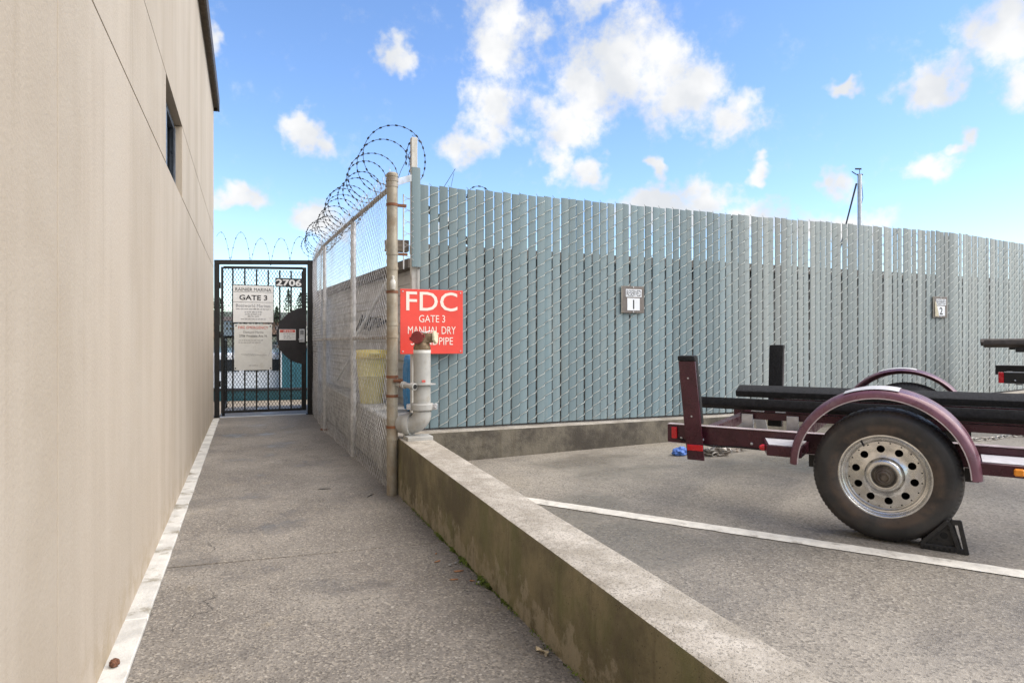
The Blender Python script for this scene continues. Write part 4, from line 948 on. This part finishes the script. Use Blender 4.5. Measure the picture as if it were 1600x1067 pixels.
# blue cloth
bmx = bmesh.new(); bmesh.ops.create_icosphere(bmx, subdivisions=4, radius=1)
mb = MB(); idx = {v: i for i, v in enumerate(bmx.verts)}
vs = []
for v in bmx.verts:
    n_ = noise.fractal(v.co*2.1, 1, 2, 5)*.38; q = v.co*(1+n_); vs.append((3.56+q.x*.075, 4.68+q.y*.05, lotz(3.56, 4.68)+max(0.001, .03+q.z*.042)))
mb.add(vs, [tuple(idx[v] for v in f.verts) for f in bmx.faces]); bmx.free()
solo(mb, 'blue_cloth', M['bluecloth'], (3.56, 4.68, lotz(3.56, 4.68)), 'crumpled bright blue cloth lying on the asphalt', 'cloth', smooth=60)
# ------------------------------------------------------------------ litter on the walkway
def lump(c, sx, sy_, sz, seed, rz=0.0, sub=2, amp=.3):
    b_ = bmesh.new(); bmesh.ops.create_icosphere(b_, subdivisions=sub, radius=1); ix = {v: i for i, v in enumerate(b_.verts)}; mb = MB(); vs = []
    for v in b_.verts:
        q = v.co*(1+amp*noise.noise(v.co*1.7+Vector((seed, 0, 0)))); x, y = q.x*sx, q.y*sy_
        vs.append((c[0]+x*math.cos(rz)-y*math.sin(rz), c[1]+x*math.sin(rz)+y*math.cos(rz), c[2]+sz+q.z*sz))
    mb.add(vs, [tuple(ix[v] for v in f.verts) for f in b_.faces]); b_.free(); return mb
pc = lump((-.462, 2.80, .016), .012, .017, .012, 3, sub=3, amp=.1)
for i in range(30):
    t = i/29; a = i*2.4; r_ = .014*math.sin(math.pi*(.12+.8*t)); pc.obox((-.462+r_*math.cos(a), 2.787+.032*t, .029+r_*math.sin(a)*.85), (math.cos(a), .4, math.sin(a)), (-math.sin(a), 0, math.cos(a)), (0, 1, 0), .005, .0045, .0015)
solo(pc, 'pine_cone', M['cone'], (-.462, 2.80, .016), 'small brown pine cone on the white footing strip', 'pine cone', smooth=0)
chips = [(.992, 3.49, .022, .006, .3), (1.052, 3.30, .030, .010, -.1), (.995, 3.19, .026, .005, -.25), (1.075, 3.14, .014, .005, -.5), (1.02, 3.62, .012, .005, .9)]
for i, (x, y, a, b_, rz_) in enumerate(chips):
    solo(lump((x, y, .001), a, b_, .0035, i*3.1, rz_, 2, .5), 'bark_chip', M['chip'], (x, y, 0), 'small reddish bark chip on the walkway beside the kerb', 'bark chip', 'bark chips by the kerb', smooth=0)
for i, (x, y) in enumerate(((1.035, 3.40), (1.075, 3.42), (1.10, 3.10))):
    solo(lump((x, y, .0), .011, .008, .006, i*5.7+1, i, 2, .3), 'pebble', M['stone'], (x, y, 0), 'small grey pebble on the walkway at the kerb foot', 'pebble', 'pebbles by the kerb')
mb = MB(); vs = []
for i in range(9):
    t = i/8; w = .013*math.sin(math.pi*(.08+.9*t))*(1+.5*math.sin(i*2.1)); x = 1.085+.012*math.sin(t*5); y = 2.27+.075*t
    vs += [(x-w, y, .004+.012*abs(math.sin(t*4))), (x, y, .003), (x+w, y, .005+.012*abs(math.cos(t*3)))]
mb.add(vs, [(3*i+q, 3*i+q+1, 3*i+q+4, 3*i+q+3) for i in range(8) for q in range(2)])
solo(mb, 'dead_leaf', M['leafd'], (1.085, 2.3, 0), 'curled pale dead leaf on the walkway close to the kerb', 'leaf', smooth=0)
for i, (x, y, rz_) in enumerate(((.60, 5.56, -.1), (.92, 5.19, .9))):
    solo(MB().tube([(x-.055*math.cos(rz_), y-.055*math.sin(rz_), .004), (x, y+.006, .005), (x+.055*math.cos(rz_), y+.055*math.sin(rz_), .004)], [.002, .0035, .0018], 6), 'twig', M['hole'], (x, y, 0), 'thin dark twig lying flat on the walkway near fence', 'twig', 'twigs on the walkway')
rr_ = random.Random(3); mb = MB()
for i in range(2600):
    y = rr_.choice((rr_.gauss(3.75, .16), rr_.gauss(3.35, .15), rr_.gauss(3.0, .12), rr_.uniform(2.0, 4.9))); dens_ = noise.noise(Vector((y*6, 1, 0)))
    if dens_ < -.05 and rr_.random() < .8: continue
    k = max(.15, dens_+.35); x = KX0-abs(rr_.gauss(0, .020))*k; z = rr_.uniform(0, .032)*k*max(0, 1-(KX0-x)/.05)
    a = rr_.uniform(0, 6.28); s = rr_.uniform(.004, .011); e = rr_.uniform(.1, 1.2); d = Vector((math.cos(a)*math.cos(e), math.sin(a)*math.cos(e), math.sin(e))); sd_ = Vector((-math.sin(a), math.cos(a), 0))
    p = Vector((x, y, z)); mb.add([p-sd_*s*.5, p+d*s*1.3, p+sd_*s*.5], [(0, 1, 2)])
o = build(mb, 'moss', M['moss'], None, smooth=0); tag(o, 'green moss growing along the foot of the kerb', 'moss', kind='stuff')
# ------------------------------------------------------------------ behind the fences
pd_ = struct(MB().box(1.20, 1.66, 5.60, 13.1, -.1, .52), 'raised_pad', M['padc'], bevel=.01)
bx, by = 1.348, 7.56
bn = thing('yellow_bin', 'yellow plastic bin behind the chain link fence', 'bin', (bx, by, .52))
build(MB().lathe([(0, .125), (.01, .13), (.30, .155), (.32, .165), (.34, .158), (.52, .175)], (bx, by, .521), (0,0,1), 28), 'bin_body', M['yellow'], bn)
build(MB().lathe([(0, .19), (.015, .195), (.07, .192), (.10, .17), (.105, 0)], (bx, by, 1.042), (0,0,1), 28), 'lid', M['yellowlid'], bn)
build(MB().tube([(bx-.05, by-.19, 1.09), (bx-.05, by-.215, 1.10), (bx+.05, by-.215, 1.10), (bx+.05, by-.19, 1.09)], .01, 8), 'lid_handle', M['yellow'], bn)
bh = thing('boathouse', 'long grey lap sided boathouse behind the fences', 'building', (1.75, 7.0, -.3))
d1 = Vector((-.092, .996, 0)); nL = Vector((-.996, -.092, 0)); C0 = Vector((1.75, 7.0, 0))
def laps(A, B, z0, z1, out, nm, mt='siding'):
    mb = MB(); z = z0; h_ = .11
    while z < z1:
        zt = min(z+h_, z1); j = [Vector((0, 0, .006*noise.noise(Vector((z*3, q*2.0, 1))))) for q in range(2)]
        a0, a1 = A+out*.018, B+out*.018
        mb.add([a0+Vector((0,0,z)), a1+Vector((0,0,z)), B+out*.004+Vector((0,0,zt)), A+out*.004+Vector((0,0,zt)), A+Vector((0,0,z)), B+Vector((0,0,z))], [(0,1,2,3), (4,5,1,0)]); z = zt
    return build(mb, nm, M[mt], bh, smooth=0)
E1 = C0+d1*5.9; E2 = Vector((30, 7.15, 0))
laps(C0, E1, -.3, 2.06, nL, 'siding'); laps(C0, E2, -.3, 2.24, Vector((0, -1, 0)), 'siding', 'darkside')  # front wall gets a darkened copy of the siding, shade painted for the slat gaps
mb = MB(); mb.hull8([C0+Vector((.02,.02,-.3)), E2+Vector((0,.02,-.3)), E2+Vector((0,5.8,-.3)), E1+Vector((.02,-.0,-.3))], [C0+Vector((.02,.02,2.04)), E2+Vector((0,.02,2.2)), E2+Vector((0,5.8,2.2)), E1+Vector((.02,0,2.04))])
build(mb, 'wall_core', M['siding'], bh)
build(MB().bar(C0+nL*.05+Vector((0, -.08, 2.10)), E1+nL*.05+Vector((0, .1, 2.10)), .14, .10).bar(C0+Vector((-.08, -.06, 2.26)), E2+Vector((0, -.06, 2.28)), .14, .10), 'roof_edge', M['roofing'], bh)
build(MB().box(C0.x-.04, C0.x+.03, C0.y-.05, C0.y+.02, -.3, 2.05), 'corner_trim', M['whitepost'], bh)
build(MB().tube([C0+d1*2.3+nL*.10+Vector((0, 0, 1.30)), C0+d1*.75+nL*.10+Vector((0, 0, 1.99))], .022, 10).tube([C0+d1*3.6+nL*.08+Vector((0, 0, .62)), C0+d1*2.6+nL*.08+Vector((0, 0, 1.05))], .018, 10), 'drain_pipe', M['hull'], bh)
pl_ = MB()
for i in range(6): pl_.bar(C0+d1*(1.0+i*.22)+nL*.06+Vector((0, 0, 1.5+.02*i)), C0+d1*(1.35+i*.22)+nL*.06+Vector((0, 0, 1.43+.05*math.sin(i*2))), .02, .03)
build(pl_, 'wall_clutter', M['dark_trim'], bh)
tp = lump((0, 0, 0), 1, 1, 1, 9, 0, 4, .16); sg_ = lambda q: math.copysign(abs(q)**.45, q)
tp.v = [Vector((1.57+.055*sg_(v.x)+.01*noise.noise(v*4), 6.55+.16*sg_(v.y)+.012*noise.noise(v*5), .52+.29*max(0, 1+sg_(v.z-1))+.01*noise.noise(v*3))) for v in tp.v]
solo(tp, 'blue_tarp_bundle', M['tarp'], (1.57, 6.55, .52), 'blue tarp bundle behind the standpipe and fence', 'tarp', smooth=60)
solo(MB().box(1.56, 1.66, 5.75, 5.98, .522, .95).box(1.565, 1.655, 5.755, 5.975, .951, .98), 'white_box', M['hull'], (1.6, 5.86, .52), 'white box standing behind the fence slats', 'box', bevel=.01)
# railing beyond the gate
rl = thing('picket_railing', 'black picket railing beyond the gate', 'railing', (-.36, 11.7, 0))
for y in (11.68, 13.1): build(MB().box(-.385, -.34, y-.022, y+.022, 0, 1.32), 'railing_post', M['black'], rl)
for z in (.12, .98, 1.27): build(MB().box(-.378, -.347, 11.705, 13.075, z-.018, z+.018), 'railing_bar', M['black'], rl)
for i in range(12): build(MB().box(-.3715, -.3535, 11.78+i*.11-.009, 11.78+i*.11+.009, .139, 1.251), 'picket', M['black'], rl)
# water, dock, boats, far shore
struct(MB().box(-600, 900, 13.22, 900, -3, -1.15), 'lake_water', M['water'])
dk = thing('wooden_dock', 'tan wooden dock below the gate beside the boats', 'dock', (.6, 14, -.9))
for i in range(40): build(MB().box(-.9, 1.6, 13.26+i*.20, 13.26+i*.20+.19, -.36, -.32), 'plank', M['dock'], dk)
build(MB().box(-.9, 1.6, 13.3, 21.2, -.62, -.365), 'dock_float', M['timber'], dk)
def boat(name, label, loc, rz_, L_, hullm, cab, mast=0.0, group=None):
    mw = Matrix.Translation(loc) @ Matrix.Rotation(rz_, 4, 'Z'); r_ = thing(name, label, 'boat', mat=mw, group=group); mb = MB(); st = 12; vs = []; fs = []
    for i in range(st+1):
        t = i/st; x = (t-.5)*L_; w = L_*.15*(1-max(0, (t-.45)/.55)**2.2)+.02; zt = L_*.10+.25*max(0, t-.4)**1.5*L_*.25; zb = -.35*(1-t**3)
        vs += [(x, -w*.35, zb), (x, -w*.8, zb*.2+.1), (x+(.12*L_*t*t), -w, zt), (x+(.12*L_*t*t), w, zt), (x, w*.8, zb*.2+.1), (x, w*.35, zb)]
    for i in range(st):
        for q in range(6): fs.append((6*i+q, 6*i+(q+1) % 6, 6*i+6+(q+1) % 6, 6*i+6+q))
    fs += [tuple(range(6)), tuple(range(6*st, 6*st+6))]
    build(mb.add(vs, fs), 'hull', M[hullm], r_, local=True)
    build(MB().tube([vs[6*i+2] for i in range(st+1)], .04, 6).tube([vs[6*i+3] for i in range(st+1)], .04, 6), 'gunwale', M['dark_trim'], r_, local=True)
    zt = L_*.10
    if cab:
        cb = build(MB().hull8([(-L_*.28, -L_*.09, zt-.05), (L_*.14, -L_*.09, zt-.05), (L_*.14, L_*.09, zt-.05), (-L_*.28, L_*.09, zt-.05)], [(-L_*.26, -L_*.08, zt+cab), (L_*.08, -L_*.08, zt+cab), (L_*.08, L_*.08, zt+cab), (-L_*.26, L_*.08, zt+cab)]), 'cabin', M['hull'], r_, local=True, bevel=.06)
        for s_ in (-1, 1):
            for k in range(3): build(MB().box(-L_*.23+k*L_*.10, -L_*.15+k*L_*.10, s_*L_*.087-.012, s_*L_*.087+.012, zt+cab*.5, zt+cab*.82), 'cabin_window', M['glass'], cb, local=True)
    if mast:
        build(MB().tube([(L_*.05, 0, zt-.1), (L_*.05, 0, mast)], .075, 12), 'mast', M['aluminium'], r_, local=True)
        build(MB().tube([(L_*.05, 0, zt+1.2), (-L_*.36, 0, zt+1.3)], .06, 10), 'boom', M['aluminium'], r_, local=True)
    return r_
boat('motor_boat', 'white cabined boat with a teal hull moored beyond the gate', (-.3, 19.3, -.72), R(170), 7.0, 'teal', .95)
ts = thing('float_shed', 'teal board walled shed beyond the gate beside dock', 'shed', (2.4, 18.2, -1.1))
for i in range(16): build(MB().box(.82+i*.2, .82+i*.2+.192, 18.2, 18.23, -.95, 1.06), 'board', M['teal'], ts)
build(MB().box(.83, 4.0, 18.235, 22, -1.2, 1.05), 'shed_body', M['teal'], ts); build(MB().box(.74, 4.1, 18.1, 22.1, 1.065, 1.13), 'roof', M['roofing'], ts)
build(MB().box(.8, .86, 18.17, 18.199, -.95, 1.06), 'corner_board', M['hull'], ts)
boat('motor_boat', 'white motor boat moored farther out past the teal boat', (-4.5, 36, -1.0), R(15), 9.0, 'hull', 1.9)
boat('motor_boat', 'large white motor yacht moored across the far water', (9.5, 60, -1.0), R(185), 13.0, 'hull', 2.6)
sb_loc = Vector((22.1, 17.9, -1.0)); srz = R(112)
sb = boat('sailing_boat', 'sailing boat behind the slat fence, bare aluminium mast above slats', sb_loc-Vector((math.cos(srz)*.45, math.sin(srz)*.45, 0)), srz, 9.0, 'hull', .8, 8.75)
ib = INV[sb].inverted(); rt_ = Vector((math.cos(YAW), -math.sin(YAW), 0))
tpz = Vector((22.1, 17.9, 7.75))
build(MB().tube([tpz-rt_*.12-Vector((0, 0, .35)), tpz-rt_*.62-Vector((0, 0, 2.3)), tpz-rt_*1.35-Vector((0, 0, 5.5))], [.035, .03, .03], 6), 'stay', M['dark_trim'], sb)
build(MB().tube([tpz+rt_*.05, tpz+rt_*.13-Vector((0, 0, .9)), tpz+rt_*.02-Vector((0, 0, 1.4))], .012, 5), 'halyard', M['dark_trim'], sb)
build(MB().tube([tpz-rt_*.12, tpz-rt_*.30+Vector((0, 0, .12))], .02, 5).tube([tpz, tpz+Vector((0, 0, .22))], .015, 5).obox(tpz+Vector((0, 0, .22))-rt_*.05, rt_, (0, 1, 0), (0, 0, 1), .12, .01, .03).tube([tpz-rt_*.1, tpz+rt_*.12], .03, 6), 'masthead_fitting', M['dark_trim'], sb)
an = Vector((23.4, 17.2, 5.62)); solo(MB().tube([an-Vector((0, 0, 7)), an-Vector((0, 0, .4)), an-rt_*.12], [.03, .03, .025], 6), 'spreader_pole', M['aluminium'], an-Vector((0, 0, 6.9)), 'thin bent pole tip just above the fence beside mast', 'pole')
# far shore
mb = MB(); nx = 60; vs = []
for i in range(nx+1):
    x = -420+900*i/nx
    for k in range(5):
        y = 330+k*55; h_ = [ -1.3, 8, 20, 28, 30][k]*(.8+.35*noise.noise(Vector((i*.23, k*.6, 0)))); vs.append((x, y, h_ if k else -1.3))
mb.add(vs, [(5*i+k, 5*i+5+k, 5*i+6+k, 5*i+k+1) for i in range(nx) for k in range(4)])
struct(mb, 'far_hillside', M['hill'], smooth=180)
rr_ = random.Random(11)
hm = ['house1', 'house2', 'house3']; hl = ['cream', 'brown', 'blue grey']
for i in range(9):
    k = i % 3; x = -26+i*9+rr_.uniform(-2, 2); y = 338+rr_.uniform(0, 26); z = 2+(y-338)*.2; w, dp, h_ = rr_.uniform(3.2, 4.6), 4, rr_.uniform(4.5, 8)
    ho = thing('shore_house', '%s house on the far shore seen through the gate' % hl[k], 'house', (x, y, z), group='houses on the far shore, '+hl[k])
    build(MB().box(x-w, x+w, y-dp, y+dp, z-2, z+h_), 'wall', M[hm[k]], ho)
    build(MB().add([(x-w-.4, y-dp-.4, z+h_), (x+w+.4, y-dp-.4, z+h_), (x+w+.4, y+dp+.4, z+h_), (x-w-.4, y+dp+.4, z+h_), (x-w-.4, y, z+h_+2.2), (x+w+.4, y, z+h_+2.2)], [(0,1,5,4), (2,3,4,5), (0,4,3), (1,2,5), (3,2,1,0)]), 'roof', M['roof'], ho)
    for r_ in range(2):
        for c_ in range(3): build(MB().box(x-w*.7+c_*w*.55, x-w*.7+c_*w*.55+w*.3, y-dp-.06, y-dp+.02, z+1+r_*h_*.45, z+1+r_*h_*.45+1.2), 'window', M['glass'], ho)
for i in range(22):
    x = -44+i*5.4+rr_.uniform(-2, 2); y = 352+rr_.uniform(4, 60); z = 8+(y-350)*.2; H_ = rr_.uniform(9, 17)*(1.25 if i % 4 == 1 else 1)
    tr = thing('conifer_tree', 'dark evergreen tree on the far shore behind houses', 'tree', (x, y, z-1), group='trees on the far shore')
    build(MB().tube([(x, y, z-2), (x, y, z+H_*.8)], [.35, .08], 6), 'trunk', M['bark'], tr)
    mb = MB(); spread = rr_.uniform(.24, .42)
    for k in range(420):
        t = rr_.random()**.8; rad = H_*spread*(1-t)**.8*(.35+.65*rr_.random())*(1+.4*noise.noise(Vector((i*3.1, t*6, 0)))); a = rr_.uniform(0, 6.28)
        p = Vector((x+rad*math.cos(a), y+rad*math.sin(a), z+H_*(.12+.9*t))); s = rr_.uniform(.35, .8); d = Vector((math.cos(a), math.sin(a), rr_.uniform(-.6, .3))); u = Vector((-math.sin(a), math.cos(a), rr_.uniform(-.3, .3)))
        mb.add([p-u*s*.6, p+d*s*1.2, p+u*s*.6, p-d*s*.5+Vector((0, 0, s*.7))], [(0, 1, 2), (0, 2, 3)])
    build(mb, 'crown', M['leafg'], tr, smooth=0)
